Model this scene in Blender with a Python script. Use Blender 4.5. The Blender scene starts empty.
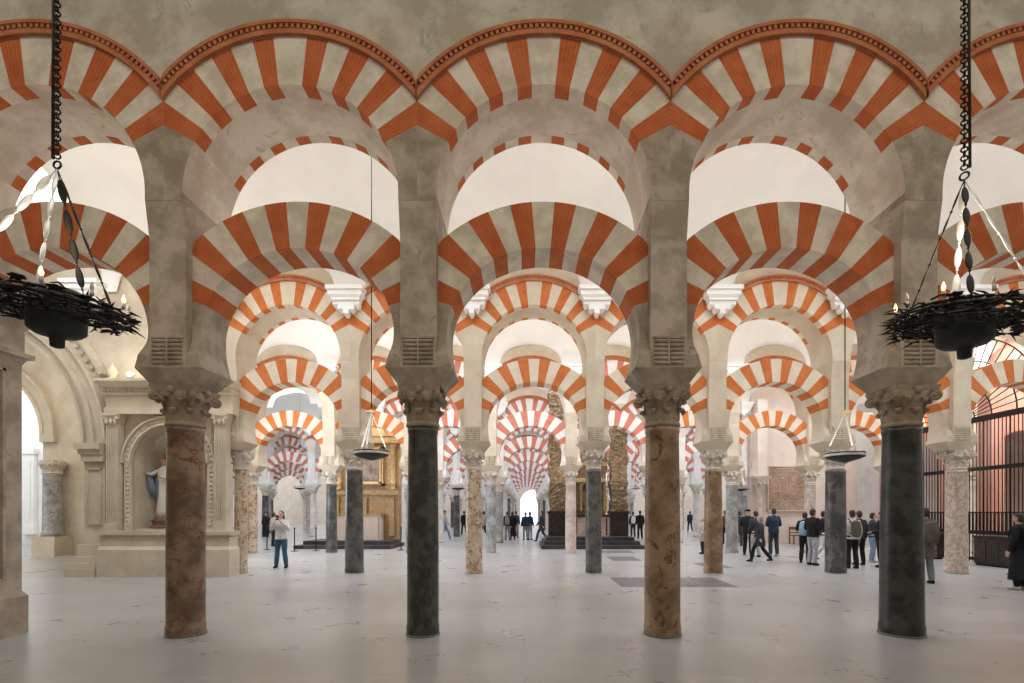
import bpy, bmesh, math, random
from math import sin, cos, pi, sqrt, radians, atan2
from mathutils import Vector, Matrix, noise

C = bpy.context.scene.collection
sc = bpy.context.scene
random.seed(7)

# ------------------------------------------------------------------ camera, world, exposure
F = 495.0            # focal length in pixels of the 1024 x 683 frame
CH = 1.623           # eye height
cam = bpy.data.cameras.new('camera')
co = bpy.data.objects.new('camera', cam); C.objects.link(co)
co.location = (0, 0, CH); co.rotation_euler = (pi/2, 0, 0)
cam.sensor_width = 36; cam.lens = F/1024*36
cam.shift_x = -13/1024; cam.shift_y = 170.8/1024
cam.clip_start = .05; cam.clip_end = 400
sc.camera = co
sc.view_settings.view_transform = 'Standard'; sc.view_settings.look = 'None'
sc.view_settings.gamma = 1; sc.view_settings.use_curve_mapping = False
sc.view_settings.exposure = -0.10
w = bpy.data.worlds.new('daylight'); sc.world = w; w.use_nodes = True
w.node_tree.nodes['Background'].inputs[0].default_value = (.86, .93, 1, 1)
w.node_tree.nodes['Background'].inputs[1].default_value = 2.5

def area(name, loc, direction, sx, sy, power, col=(1, .95, .88), spread=180):
    l = bpy.data.lights.new(name, 'AREA'); l.shape = 'RECTANGLE'; l.size = sx; l.size_y = sy
    l.energy = power; l.color = col; l.spread = radians(spread)
    o = bpy.data.objects.new(name, l); C.objects.link(o); o.location = loc
    o.rotation_euler = Vector(direction).to_track_quat('-Z', 'Y').to_euler()
    return o
D = 6.6; S = 3.19; X0 = -1.36
def colx(k): return X0 + S*k
def bayx(k): return X0 + S*(k+.5)
WARM = (1, .95, .88); NEUT = (1, .97, .94); COOL = (.76, .86, 1)
# added fill strips behind each arcade top brighten the next vault, unseen behind the wall
for n, (pc, pn, col, coln, x0, x1) in enumerate([(330, 560, NEUT, COOL, -12, 15), (400, 1150, WARM, COOL, -12, 18), (520, 1250, NEUT, COOL, -15, 22), (460, 900, COOL, COOL, -18, 22),
                                     (460, 900, COOL, COOL, -18, 22), (420, 800, COOL, COOL, -22, 16), (400, 700, COOL, COOL, -22, 16), (350, 600, COOL, COOL, -16, 12), (350, 600, COOL, COOL, -16, 12)]):
    y = D*(n+1)+.80
    area('vault_fill_light', ((x0+x1)/2, y, 8.0), (0, .6, .8), x1-x0, .25, pc, col)
    area('nave_light', ((x0+x1)/2, y+2.5, 8.9), (0, .1, -1), x1-x0, 1.2, pn, coln, 130)  # added downlight along each nave, standing in for skylights
# unseen cool area lamp standing in for daylight from the left
area('side_daylight', (-10.9, 16.4, 3.4), (1, 0, .05), 2.8, 4.5, 330, COOL)
# added upward strips at dish lamp height brighten the soffits, no fixture there
for n, (y, p) in enumerate(((9.95, 260), (16.6, 260), (23.1, 200), (29.7, 150))):
    area('soffit_fill_light', (1.5, y, 2.95), (0, 0, 1), 26, .7, p, (1, .90, .76))
for x in (-3.78, 3.55):
    l = bpy.data.lights.new('crown_lamp_glow', 'POINT'); l.energy = 22; l.color = (1, .82, .62); l.shadow_soft_size = .35
    o = bpy.data.objects.new('crown_lamp_glow', l); C.objects.link(o); o.location = (x, 4.0, 3.75)
area('near_nave_light', (0, 1.5, 9.6), (0, .35, -1), 22, 3, 540, (1, .92, .79))
area('near_nave_light', (0, -3.6, 5.0), (0, 1, .05), 20, 6, 45, (1, .94, .84))  # added fill from behind the camera, no lamp there

# ------------------------------------------------------------------ helpers
def tag(o, label=None, cat=None, group=None, kind=None):
    if label: o['label'] = label
    if cat: o['category'] = cat
    if group: o['group'] = group
    if kind: o['kind'] = kind
    return o
def empty(name, loc, rz=0, label=None, cat=None, group=None):
    o = bpy.data.objects.new(name, None); C.objects.link(o)
    o.location = loc; o.rotation_euler = (0, 0, rz); o.empty_display_size = .1
    return tag(o, label, cat, group)
def copy_tree(o, loc=None, rz=None, label=None, group=None, parent=None, kids=None):
    c = o.copy(); C.objects.link(c)
    if parent: c.parent = parent
    if loc: c.location = loc
    if rz is not None: c.rotation_euler = (0, 0, rz)
    if label: c['label'] = label
    if group: c['group'] = group
    for ch in (KIDS.get(o.name) or []):
        d = copy_tree(ch, parent=c)
        KIDS.setdefault(c.name, []).append(d)
    return c
KIDS = {}
class MB:
    def __init__(s): s.v = []; s.f = []; s.m = []; s.sm = []
    def add(s, vs, fs, m=0, smooth=False):
        b = len(s.v); s.v += [tuple(v) for v in vs]
        for f in fs: s.f.append([b+i for i in f]); s.m.append(m); s.sm.append(smooth)
    def quad(s, a, b, c, d, m=0): s.add([a, b, c, d], [(0, 1, 2, 3)], m)
    def box(s, x0, x1, y0, y1, z0, z1, m=0, M=None):
        vs = [Vector((x, y, z)) for x in (x0, x1) for y in (y0, y1) for z in (z0, z1)]
        if M: vs = [M @ v for v in vs]
        s.add(vs, [(0, 1, 3, 2), (4, 6, 7, 5), (0, 4, 5, 1), (2, 3, 7, 6), (0, 2, 6, 4), (1, 5, 7, 3)], m); return s
    def frus(s, a, b, z0, z1, m=0):       # a, b = (x0,x1,y0,y1) at z0, z1
        vs = []
        for (x0, x1, y0, y1), z in ((a, z0), (b, z1)):
            vs += [(x0, y0, z), (x1, y0, z), (x1, y1, z), (x0, y1, z)]
        s.add(vs, [(3, 2, 1, 0), (4, 5, 6, 7), (0, 1, 5, 4), (1, 2, 6, 5), (2, 3, 7, 6), (3, 0, 4, 7)], m); return s
    def lathe(s, prof, n=24, c=(0, 0, 0), m=0, smooth=True, fn=None, cap=True):
        vs = []
        for r, z in prof:
            for i in range(n):
                a = 2*pi*i/n; rr = r if fn is None else fn(r, z, a)
                vs.append((c[0]+rr*cos(a), c[1]+rr*sin(a), c[2]+z))
        fs = []
        for j in range(len(prof)-1):
            for i in range(n):
                k = (i+1) % n
                fs.append((j*n+i, j*n+k, (j+1)*n+k, (j+1)*n+i))
        s.add(vs, fs, m, smooth)
        if cap:
            b = len(s.v)-len(vs)
            s.f.append([b+i for i in reversed(range(n))]); s.m.append(m); s.sm.append(False)
            s.f.append([b+(len(prof)-1)*n+i for i in range(n)]); s.m.append(m); s.sm.append(False)
        return s
    def tube(s, pts, rad, n=8, m=0, smooth=True):
        pts = [Vector(p) for p in pts]
        if not isinstance(rad, (list, tuple)): rad = [rad]*len(pts)
        vs = []; up = None
        for i, p in enumerate(pts):
            t = (pts[min(i+1, len(pts)-1)]-pts[max(i-1, 0)]).normalized()
            if up is None:
                up = t.orthogonal().normalized()
            up = (up - t*up.dot(t))
            up = up.normalized() if up.length > 1e-6 else t.orthogonal().normalized()
            side = t.cross(up)
            for k in range(n):
                a = 2*pi*k/n; vs.append(p+(up*cos(a)+side*sin(a))*rad[i])
        fs = []
        L = len(pts)
        for j in range(L-1):
            for k in range(n):
                q = (k+1) % n; fs.append((j*n+k, j*n+q, (j+1)*n+q, (j+1)*n+k))
        fs.append(tuple(reversed(range(n)))); fs.append(tuple((L-1)*n+k for k in range(n)))
        s.add(vs, fs, m, smooth); return s
    def ell(s, c, r, m=0, n=10, k=7, M=None):
        vs = []; fs = []
        for j in range(k+1):
            ph = pi*j/k
            for i in range(n):
                a = 2*pi*i/n
                v = Vector((r[0]*sin(ph)*cos(a), r[1]*sin(ph)*sin(a), r[2]*cos(ph)))
                if M: v = M @ v
                vs.append(v+Vector(c))
        for j in range(k):
            for i in range(n):
                q = (i+1) % n; fs.append((j*n+i, (j+1)*n+i, (j+1)*n+q, j*n+q))
        s.add(vs, fs, m, True); return s
    def torus(s, c, R, r, n=16, k=6, m=0, M=None, sx=1, sy=1):
        vs = []; fs = []
        for i in range(n):
            a = 2*pi*i/n
            for j in range(k):
                b = 2*pi*j/k
                v = Vector(((R+r*cos(b))*cos(a)*sx, (R+r*cos(b))*sin(a)*sy, r*sin(b)))
                if M: v = M @ v
                vs.append(v+Vector(c))
        for i in range(n):
            for j in range(k):
                p = (i+1) % n; q = (j+1) % k
                fs.append((i*k+j, p*k+j, p*k+q, i*k+q))
        s.add(vs, fs, m, True); return s
    def poly(s, pts, y0, y1, m=0, axis='y'):  # extrude a closed outline given as (a, z)
        n = len(pts)
        if axis == 'y': vs = [(a, y0, z) for a, z in pts]+[(a, y1, z) for a, z in pts]
        else: vs = [(y0, a, z) for a, z in pts]+[(y1, a, z) for a, z in pts]
        fs = [tuple(range(n)), tuple(reversed(range(n, 2*n)))]
        fs += [(i, n+i, n+(i+1) % n, (i+1) % n) for i in range(n)]
        s.add(vs, fs, m); return s
    def mesh(s, name, mats):
        me = bpy.data.meshes.new(name); me.from_pydata(s.v, [], s.f)
        for x in (mats if isinstance(mats, (list, tuple)) else [mats]): me.materials.append(x)
        me.polygons.foreach_set('material_index', s.m); me.polygons.foreach_set('use_smooth', s.sm)
        bm = bmesh.new(); bm.from_mesh(me)
        bmesh.ops.recalc_face_normals(bm, faces=bm.faces); bm.to_mesh(me); bm.free()
        me.update(); return me
    def build(s, name, mats, parent=None, loc=None, weld=False):
        me = s.mesh(name, mats)
        o = bpy.data.objects.new(name, me); C.objects.link(o)
        if parent: o.parent = parent; KIDS.setdefault(parent.name, []).append(o)
        if loc: o.location = loc
        return o

# ------------------------------------------------------------------ materials
def nt(name):
    m = bpy.data.materials.new(name); m.use_nodes = True
    t = m.node_tree; b = t.nodes['Principled BSDF']; return m, t, b
def N(t, typ, **kw):
    n = t.nodes.new(typ)
    for k, v in kw.items():
        if k.startswith('i_'): n.inputs[k[2:].replace('_', ' ')].default_value = v
        else: setattr(n, k, v)
    return n
def coords(t, rnd=True):
    tc = N(t, 'ShaderNodeTexCoord'); out = tc.outputs['Object']
    if rnd:
        oi = N(t, 'ShaderNodeObjectInfo'); ml = N(t, 'ShaderNodeMath', operation='MULTIPLY'); ml.inputs[1].default_value = 37
        t.links.new(oi.outputs['Random'], ml.inputs[0])
        ad = N(t, 'ShaderNodeVectorMath', operation='ADD'); t.links.new(out, ad.inputs[0]); t.links.new(ml.outputs[0], ad.inputs[1]); out = ad.outputs[0]
    return out
def stone(name, c1, c2, scale=2.5, rough=.8, bump=.15, c3=None, spec=.3, lo=.35, hi=.65, fine=30, thr=.55, rnd=True, stretch=None):
    m, t, b = nt(name); v = coords(t, rnd)
    if stretch:
        mp = N(t, 'ShaderNodeMapping'); mp.inputs['Scale'].default_value = stretch; t.links.new(v, mp.inputs[0]); v = mp.outputs[0]
    n1 = N(t, 'ShaderNodeTexNoise', i_Scale=scale, i_Detail=6, i_Roughness=.6); t.links.new(v, n1.inputs['Vector'])
    r = N(t, 'ShaderNodeMapRange'); r.inputs[1].default_value = lo; r.inputs[2].default_value = hi; t.links.new(n1.outputs[0], r.inputs[0])
    mx = N(t, 'ShaderNodeMix', data_type='RGBA'); t.links.new(r.outputs[0], mx.inputs[0])
    mx.inputs[6].default_value = (*c1, 1); mx.inputs[7].default_value = (*c2, 1); out = mx.outputs[2]
    if c3:
        n2 = N(t, 'ShaderNodeTexNoise', i_Scale=scale*1.7, i_Detail=9, i_Roughness=.72, i_Distortion=1.2); t.links.new(v, n2.inputs['Vector'])
        r2 = N(t, 'ShaderNodeMapRange'); r2.inputs[1].default_value = thr; r2.inputs[2].default_value = thr+.06; t.links.new(n2.outputs[0], r2.inputs[0])
        m2 = N(t, 'ShaderNodeMix', data_type='RGBA'); t.links.new(r2.outputs[0], m2.inputs[0]); t.links.new(out, m2.inputs[6]); m2.inputs[7].default_value = (*c3, 1); out = m2.outputs[2]
    t.links.new(out, b.inputs['Base Color'])
    b.inputs['Roughness'].default_value = rough; b.inputs['Specular IOR Level'].default_value = spec
    if bump:
        n3 = N(t, 'ShaderNodeTexNoise', i_Scale=fine, i_Detail=4); t.links.new(v, n3.inputs['Vector'])
        bp = N(t, 'ShaderNodeBump', i_Strength=bump, i_Distance=.02); t.links.new(n3.outputs[0], bp.inputs['Height']); t.links.new(bp.outputs[0], b.inputs['Normal'])
    return m
def plain(name, c, rough=.5, metal=0, emit=0, alpha=None):
    m, t, b = nt(name); b.inputs['Base Color'].default_value = (*c, 1); b.inputs['Roughness'].default_value = rough; b.inputs['Metallic'].default_value = metal
    if emit: b.inputs['Emission Color'].default_value = (*c, 1); b.inputs['Emission Strength'].default_value = emit
    return m
def voussoir(name, c1, c2, zc, line=.22, per=1.6, zb=0.):
    """brick voussoirs: noise-mottled paint with thin radial joints about the arch centre"""
    m, t, b = nt(name); tc = N(t, 'ShaderNodeTexCoord'); sp = N(t, 'ShaderNodeSeparateXYZ'); t.links.new(tc.outputs['Object'], sp.inputs[0])
    sb = N(t, 'ShaderNodeMath', operation='SUBTRACT'); sb.inputs[1].default_value = zc; t.links.new(sp.outputs[2], sb.inputs[0])
    at = N(t, 'ShaderNodeMath', operation='ARCTAN2'); t.links.new(sp.outputs[0], at.inputs[0]); t.links.new(sb.outputs[0], at.inputs[1])
    ml = N(t, 'ShaderNodeMath', operation='MULTIPLY'); ml.inputs[1].default_value = 57.3/per; t.links.new(at.outputs[0], ml.inputs[0])
    fr = N(t, 'ShaderNodeMath', operation='FRACT'); t.links.new(ml.outputs[0], fr.inputs[0])
    gt = N(t, 'ShaderNodeMath', operation='GREATER_THAN'); gt.inputs[1].default_value = .86; t.links.new(fr.outputs[0], gt.inputs[0])
    v = coords(t)
    n1 = N(t, 'ShaderNodeTexNoise', i_Scale=3.5, i_Detail=8, i_Roughness=.65); t.links.new(v, n1.inputs['Vector'])
    r = N(t, 'ShaderNodeMapRange'); r.inputs[1].default_value = .35; r.inputs[2].default_value = .68; t.links.new(n1.outputs[0], r.inputs[0])
    mx = N(t, 'ShaderNodeMix', data_type='RGBA'); t.links.new(r.outputs[0], mx.inputs[0]); mx.inputs[6].default_value = (*c1, 1); mx.inputs[7].default_value = (*c2, 1)
    n2 = N(t, 'ShaderNodeTexNoise', i_Scale=9, i_Detail=2); t.links.new(v, n2.inputs['Vector'])
    l2 = N(t, 'ShaderNodeMath', operation='MULTIPLY'); t.links.new(gt.outputs[0], l2.inputs[0]); t.links.new(n2.outputs[0], l2.inputs[1])
    l3 = N(t, 'ShaderNodeMath', operation='MULTIPLY'); l3.inputs[1].default_value = line*2; t.links.new(l2.outputs[0], l3.inputs[0])
    m2 = N(t, 'ShaderNodeMix', data_type='RGBA'); t.links.new(l3.outputs[0], m2.inputs[0]); t.links.new(mx.outputs[2], m2.inputs[6]); m2.inputs[7].default_value = (.55, .36, .25, 1)
    t.links.new(m2.outputs[2], b.inputs['Base Color']); b.inputs['Roughness'].default_value = .85; b.inputs['Specular IOR Level'].default_value = .2
    bp = N(t, 'ShaderNodeBump', i_Strength=.15, i_Distance=.01); t.links.new(n2.outputs[0], bp.inputs['Height']); t.links.new(bp.outputs[0], b.inputs['Normal'])
    return m
M = {}
M['wall'] = stone('aged_plaster', (.40, .36, .29), (.58, .54, .46), 1.6, .9, .1, c3=(.38, .35, .29), thr=.58, lo=.40, hi=.60)
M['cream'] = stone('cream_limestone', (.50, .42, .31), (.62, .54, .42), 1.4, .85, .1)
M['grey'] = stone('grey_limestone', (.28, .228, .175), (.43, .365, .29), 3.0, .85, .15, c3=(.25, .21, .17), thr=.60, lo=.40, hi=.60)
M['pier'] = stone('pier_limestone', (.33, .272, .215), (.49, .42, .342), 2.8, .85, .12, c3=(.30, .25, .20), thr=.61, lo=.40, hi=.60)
M['vault'] = stone('white_plaster', (.80, .78, .75), (.86, .85, .82), .8, .9, .03)
M['soffit'] = stone('soffit_plaster', (.52, .45, .36), (.68, .62, .53), 2.0, .9, .08, c3=(.50, .42, .33), thr=.58, lo=.40, hi=.60)
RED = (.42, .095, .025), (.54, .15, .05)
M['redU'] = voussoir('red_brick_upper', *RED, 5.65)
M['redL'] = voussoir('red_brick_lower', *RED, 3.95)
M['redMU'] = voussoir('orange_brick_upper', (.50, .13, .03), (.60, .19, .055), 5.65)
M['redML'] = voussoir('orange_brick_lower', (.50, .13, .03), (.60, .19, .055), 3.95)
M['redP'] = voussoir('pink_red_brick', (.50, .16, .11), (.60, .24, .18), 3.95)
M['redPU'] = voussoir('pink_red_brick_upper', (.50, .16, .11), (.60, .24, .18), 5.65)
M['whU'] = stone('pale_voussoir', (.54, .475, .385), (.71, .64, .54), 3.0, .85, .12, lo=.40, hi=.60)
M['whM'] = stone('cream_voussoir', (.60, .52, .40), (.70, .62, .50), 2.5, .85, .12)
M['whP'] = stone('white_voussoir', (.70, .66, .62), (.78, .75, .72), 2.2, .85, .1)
M['mold'] = stone('terracotta_molding', (.40, .13, .055), (.50, .20, .10), 4, .85, .15)
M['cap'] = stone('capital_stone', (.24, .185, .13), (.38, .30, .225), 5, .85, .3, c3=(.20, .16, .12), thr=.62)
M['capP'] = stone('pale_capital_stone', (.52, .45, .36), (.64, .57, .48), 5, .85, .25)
def marble(name, c1, c2, c3=None, scale=2.5, thr=.56, rough=.35, **k):
    return stone(name, c1, c2, scale, rough, .04, c3=c3, spec=.5, thr=thr-.055, lo=.43, hi=.57, **k)
M['m_red'] = marble('reddish_breccia', (.13, .08, .052), (.29, .19, .125), (.15, .045, .025), 2.4, .60)
M['m_dark'] = marble('dark_green_marble', (.028, .032, .028), (.075, .075, .06), (.13, .12, .09), 6, .66)
M['m_tan'] = marble('tan_brown_marble', (.20, .115, .06), (.33, .22, .135), (.12, .055, .025), 2.6, .60)
M['m_black'] = marble('black_marble', (.02, .02, .018), (.05, .05, .043), (.11, .10, .085), 5, .68)
M['m_vein'] = marble('cream_brown_veined_marble', (.50, .40, .28), (.58, .48, .36), (.30, .15, .07), 3.2, .56)
M['m_grey'] = marble('grey_marble', (.24, .24, .23), (.38, .37, .35), (.15, .15, .14), 3, .60)
M['m_dgrey'] = marble('dark_grey_marble', (.05, .05, .046), (.125, .12, .108), (.035, .033, .03), 3, .60)
M['m_pink'] = marble('pinkish_marble', (.46, .36, .30), (.60, .50, .44), (.36, .22, .17), 3, .60)
M['m_speck'] = marble('speckled_rosy_marble', (.42, .33, .26), (.60, .50, .42), (.30, .20, .15), 9, .58)
M['m_white'] = marble('pale_grey_marble', (.56, .52, .47), (.68, .64, .60), (.42, .38, .34), 3, .62)
M['iron'] = plain('black_iron', (.018, .017, .016), .55, .6)
M['steel'] = plain('polished_steel', (.85, .86, .86), .3, .35)
M['brass'] = plain('brass', (.55, .38, .16), .35, .9)
M['gold'] = stone('gilded_wood', (.32, .21, .10), (.52, .36, .19), 9, .45, .5, c3=(.22, .13, .06), spec=.6, thr=.60)
M['gold'].node_tree.nodes['Principled BSDF'].inputs['Metallic'].default_value = .35
M['carved'] = stone('carved_brown_stucco', (.13, .085, .045), (.34, .245, .14), 7, .7, .6, c3=(.06, .035, .015), thr=.56)
M['wood'] = stone('dark_wood', (.022, .017, .014), (.05, .038, .028), 4, .5, .1)
M['bench'] = stone('brown_bench_wood', (.14, .07, .04), (.22, .12, .07), 4, .5, .1)
M['dstep'] = stone('black_slate', (.03, .028, .027), (.06, .056, .053), 2, .45, .05)
M['slab'] = stone('dark_grave_slab', (.11, .105, .10), (.17, .16, .155), 3, .4, .05)
M['bulb'] = plain('lit_bulb', (1, .50, .22), .3, 0, 4)
M['spot'] = plain('lit_spot', (1, .93, .8), .3, 0, 25)
M['glass'] = plain('milky_glass', (.85, .86, .8), .15)
M['terra'] = stone('terracotta_wall', (.55, .27, .20), (.66, .38, .30), 1.6, .85, .1, stretch=(1, 1, .2))
M['blush'] = stone('blush_plaster', (.63, .53, .45), (.72, .63, .55), 1.0, .9, .06)
M['white'] = plain('white_paint', (.8, .8, .8), .6)
# floor of large worn marble slabs
def floor_mat():
    m, t, b = nt('worn_marble_paving'); tc = N(t, 'ShaderNodeTexCoord'); v = tc.outputs['Object']
    mp = N(t, 'ShaderNodeMapping'); mp.inputs['Rotation'].default_value = (0, 0, 0); t.links.new(v, mp.inputs[0])
    br = N(t, 'ShaderNodeTexBrick'); t.links.new(mp.outputs[0], br.inputs['Vector'])
    br.offset = .37; br.inputs['Scale'].default_value = 1; br.inputs['Brick Width'].default_value = 1.55; br.inputs['Row Height'].default_value = .82
    br.inputs['Mortar Size'].default_value = .006; br.inputs['Mortar Smooth'].default_value = .4
    br.inputs['Color1'].default_value = (.33, .318, .30, 1); br.inputs['Color2'].default_value = (.39, .378, .358, 1); br.inputs['Mortar'].default_value = (.28, .265, .24, 1)
    br.inputs['Bias'].default_value = 0
    n1 = N(t, 'ShaderNodeTexNoise', i_Scale=1.3, i_Detail=9, i_Roughness=.72); t.links.new(v, n1.inputs['Vector'])
    mx = N(t, 'ShaderNodeMix', data_type='RGBA', blend_type='MULTIPLY'); mx.inputs[0].default_value = .9
    r = N(t, 'ShaderNodeMapRange'); r.inputs[1].default_value = .3; r.inputs[2].default_value = .7; r.inputs[3].default_value = .84; r.inputs[4].default_value = 1.08; t.links.new(n1.outputs[0], r.inputs[0])
    t.links.new(br.outputs[0], mx.inputs[6]); t.links.new(r.outputs[0], mx.inputs[7])
    n2 = N(t, 'ShaderNodeTexNoise', i_Scale=1.1, i_Detail=8, i_Roughness=.6, i_Distortion=.8); t.links.new(v, n2.inputs['Vector'])
    r2 = N(t, 'ShaderNodeMapRange'); r2.inputs[1].default_value = .46; r2.inputs[2].default_value = .68; r2.inputs[4].default_value = .5; t.links.new(n2.outputs[0], r2.inputs[0])
    m2 = N(t, 'ShaderNodeMix', data_type='RGBA'); t.links.new(r2.outputs[0], m2.inputs[0]); t.links.new(mx.outputs[2], m2.inputs[6]); m2.inputs[7].default_value = (.29, .255, .21, 1)
    t.links.new(m2.outputs[2], b.inputs['Base Color'])
    r3 = N(t, 'ShaderNodeMapRange'); r3.inputs[3].default_value = .22; r3.inputs[4].default_value = .36; t.links.new(n1.outputs[0], r3.inputs[0]); t.links.new(r3.outputs[0], b.inputs['Roughness'])
    bp = N(t, 'ShaderNodeBump', i_Strength=.12, i_Distance=.02); t.links.new(n1.outputs[0], bp.inputs['Height']); t.links.new(bp.outputs[0], b.inputs['Normal'])
    return m
M['floor'] = floor_mat()
# ------------------------------------------------------------------ the setting
def struct(name, mb, mats, loc=None):
    return tag(mb.build(name, mats, None, loc), kind='structure')
YB = -4.6
XL, XR = -32.0, 27.0
struct('floor', MB().box(XL-8, XR, YB, 86, -.3, 0), M['floor'])

ZS = 5.65; RI = 1.359; RE = 1.963; RM = 2.115          # upper round arch
YU0, YU1 = -.37, .62
YP0, YP1 = -.30, .45; PH = .23                          # pillar of the pier
YL0, YL1 = -.17, .36                                    # lower horseshoe arch
ZL = 3.95; ZI = 3.474; ZC = 3.26
HS = S/2-.0003
HSW = S/2

def lin(a, b): return [radians(t) for t in (a, b)]
def th_list(stripes, lo, hi, extra=()):
    s = {0.0, lo, hi} | set(extra)
    for a, b in stripes: s |= {a, b}
    out = sorted(x for x in s if lo <= x <= hi); full = []
    for a, b in zip(out, out[1:]):
        n = max(1, int((b-a)/3.5+.99)); full += [a+(b-a)*i/n for i in range(n)]
    return full+[out[-1]]
def ring(mb, inner, outer, ths, y0, y1, matf, zc, soff=None, mirror=(1, -1), ext=True):
    """matf(th)->material on the faces and extrados, soff = [(ya, yb, fn)] bands of the soffit"""
    for sg in mirror:
        for a, b in zip(ths, ths[1:]):
            mid = (a+b)/2; m = matf(mid)
            ra, rb = radians(a), radians(b)
            P = lambda r, th, y: (sg*r*sin(th), y, zc+r*cos(th))
            ia, ib, oa, ob = inner(ra), inner(rb), outer(ra), outer(rb)
            for y in (y0, y1): mb.quad(P(ia, ra, y), P(oa, ra, y), P(ob, rb, y), P(ib, rb, y), m)
            if ext: mb.quad(P(oa, ra, y0), P(oa, ra, y1), P(ob, rb, y1), P(ob, rb, y0), m)
            for (ya, yb, fn) in (soff or [(y0, y1, matf)]):
                mb.quad(P(ia, ra, ya), P(ia, ra, yb), P(ib, rb, yb), P(ib, rb, ya), fn(mid))
# lower arch
A_, B_, BL = 1.25, 1.11, 1.35
def l_in(t): return 1/sqrt((sin(t)/A_)**2+(cos(t)/B_)**2)
def l_out(t):
    c = cos(t); r = -.28*c+sqrt(.0784*c*c-.0784+3.9601)
    lim = HS-PH-.0006
    return min(r, lim/abs(sin(t))) if sin(t) > 1e-6 else r
LS = [(5, 14.6), (24.4, 34.0), (43.8, 53.4), (63.2, 73.2)]
US = [(6.2, 14), (22.4, 30.3), (38.2, 46.2), (54.2, 62)]
def red_in(st): return lambda t: 1 if any(a < t < b for a, b in st) else 0
def lower_ring(mb): ring(mb, l_in, l_out, th_list(LS, 0, 73.2, (49.95,)), YL0, YL1, red_in(LS), ZL)
def lower_spring(mb, sg, m=0):
    ring(mb, l_in, l_out, th_list([], 73.2, 90), YL0, YL1, lambda t: m, ZL, mirror=(sg,), ext=False)
    n = 6; o = HS-PH-.0006; ZI_ = ZI+.002
    yf = lambda z: YL0-(YL0-YP0-.003)*min(1, (ZL-z)/.30)**2
    for i in range(n):
        za = ZL-(ZL-ZI_)*i/n; zb = ZL-(ZL-ZI_)*(i+1)/n
        xa = A_*sqrt(1-((ZL-za)/BL)**2); xb = A_*sqrt(1-((ZL-zb)/BL)**2)
        mb.quad((sg*xa, yf(za), za), (sg*o, yf(za), za), (sg*o, yf(zb), zb), (sg*xb, yf(zb), zb), m)
        mb.quad((sg*xa, YL1, za), (sg*o, YL1, za), (sg*o, YL1, zb), (sg*xb, YL1, zb), m)
        mb.quad((sg*xa, yf(za), za), (sg*xa, YL1, za), (sg*xb, YL1, zb), (sg*xb, yf(zb), zb), m)
    mb.quad((sg*xb, yf(ZI_), ZI_), (sg*o, yf(ZI_), ZI_), (sg*o, YL1, ZI_), (sg*xb, YL1, ZI_), m)
# upper arch
def u_in(t): return RI
def u_out(t): return min(RE, HS/abs(sin(t))) if sin(t) > 1e-6 else RE
def upper_ring(mb):
    r = red_in(US)
    soff = [(YU0, YU0+.2, r), (YU0+.2, YU1-.15, lambda t: 2), (YU1-.15, YU1, r)]
    ring(mb, u_in, u_out, th_list(US, 0, 62, (54.42,)), YU0, YU1, r, ZS, soff, ext=False)
ZJ = 5.55
def upper_spring(mb, sg, m=0, ms=0):
    ring(mb, u_in, u_out, th_list([], 62, 90), YU0, YU1, lambda t: m, ZS, [(YU0, YU1, lambda t: ms)], mirror=(sg,), ext=False)
    a, b = sg*RI, sg*HS
    mb.box(min(a, b), max(a, b), YU0, YU1, ZJ, ZS, m)
def molding(mb, dentil=True):
    ths = th_list([], 0, 54.42, (47.17, 50.0))
    def band(r0, r1, y0, m=0):
        inn = lambda t: min(r0, HS/sin(t)) if sin(t) > 1e-6 else r0
        out = lambda t: min(r1, HS/sin(t)) if sin(t) > 1e-6 else r1
        ring(mb, inn, out, ths, y0, YU0-.003, lambda t: 0, ZS)
    band(RE, RE+.06, YU0-.05); band(RE+.06, RE+.11, YU0-.03); band(RE+.11, RM, YU0-.075)
    if dentil:
        r0, r1 = RE+.06, RE+.11; st = 2.0; t = -49
        while t < 49.5:
            ra, rb = radians(t), radians(t+st*.55)
            if abs(max(abs(sin(ra)), abs(sin(rb)))*r1) < HS:
                v = [(r*sin(q), y, ZS+r*cos(q)) for y in (YU0-.062, YU0-.03) for q in (ra, rb) for r in (r0, r1)]
                mb.add(v, [(0, 1, 3, 2), (0, 4, 5, 1), (2, 3, 7, 6), (0, 2, 6, 4), (1, 5, 7, 3)], 0)
            t += st
# each mesh once, shared by all copies
def mk(fn, name, mats, *a):
    mb = MB(); fn(mb, *a); return mb.mesh(name, mats)
ME = {}
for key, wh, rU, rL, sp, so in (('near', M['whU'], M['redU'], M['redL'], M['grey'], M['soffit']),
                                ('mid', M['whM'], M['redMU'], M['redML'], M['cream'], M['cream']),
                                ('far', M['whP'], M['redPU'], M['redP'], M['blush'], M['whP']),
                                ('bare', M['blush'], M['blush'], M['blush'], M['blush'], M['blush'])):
    ME[key] = dict(lr=mk(lower_ring, 'voussoir_ring', [wh, rL]), ur=mk(upper_ring, 'voussoir_ring', [wh, rU, so]),
                   ls=[mk(lower_spring, 'springer', [sp], s) for s in (1, -1)], us=[mk(upper_spring, 'springer', [sp, so], s, 0, 1) for s in (1, -1)],
                   mo=mk(molding, 'brick_molding', [M['mold'] if key != 'bare' else M['blush']]),
                   l1=None, u1=None)
    mb = MB(); lower_ring(mb); lower_spring(mb, 1); lower_spring(mb, -1); ME[key]['l1'] = mb.mesh('horseshoe_arch', [wh, rL])
def ob(name, me, parent=None, loc=None):
    o = bpy.data.objects.new(name, me); C.objects.link(o)
    if parent: o.parent = parent; KIDS.setdefault(parent.name, []).append(o)
    if loc: o.location = loc
    return o
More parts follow.
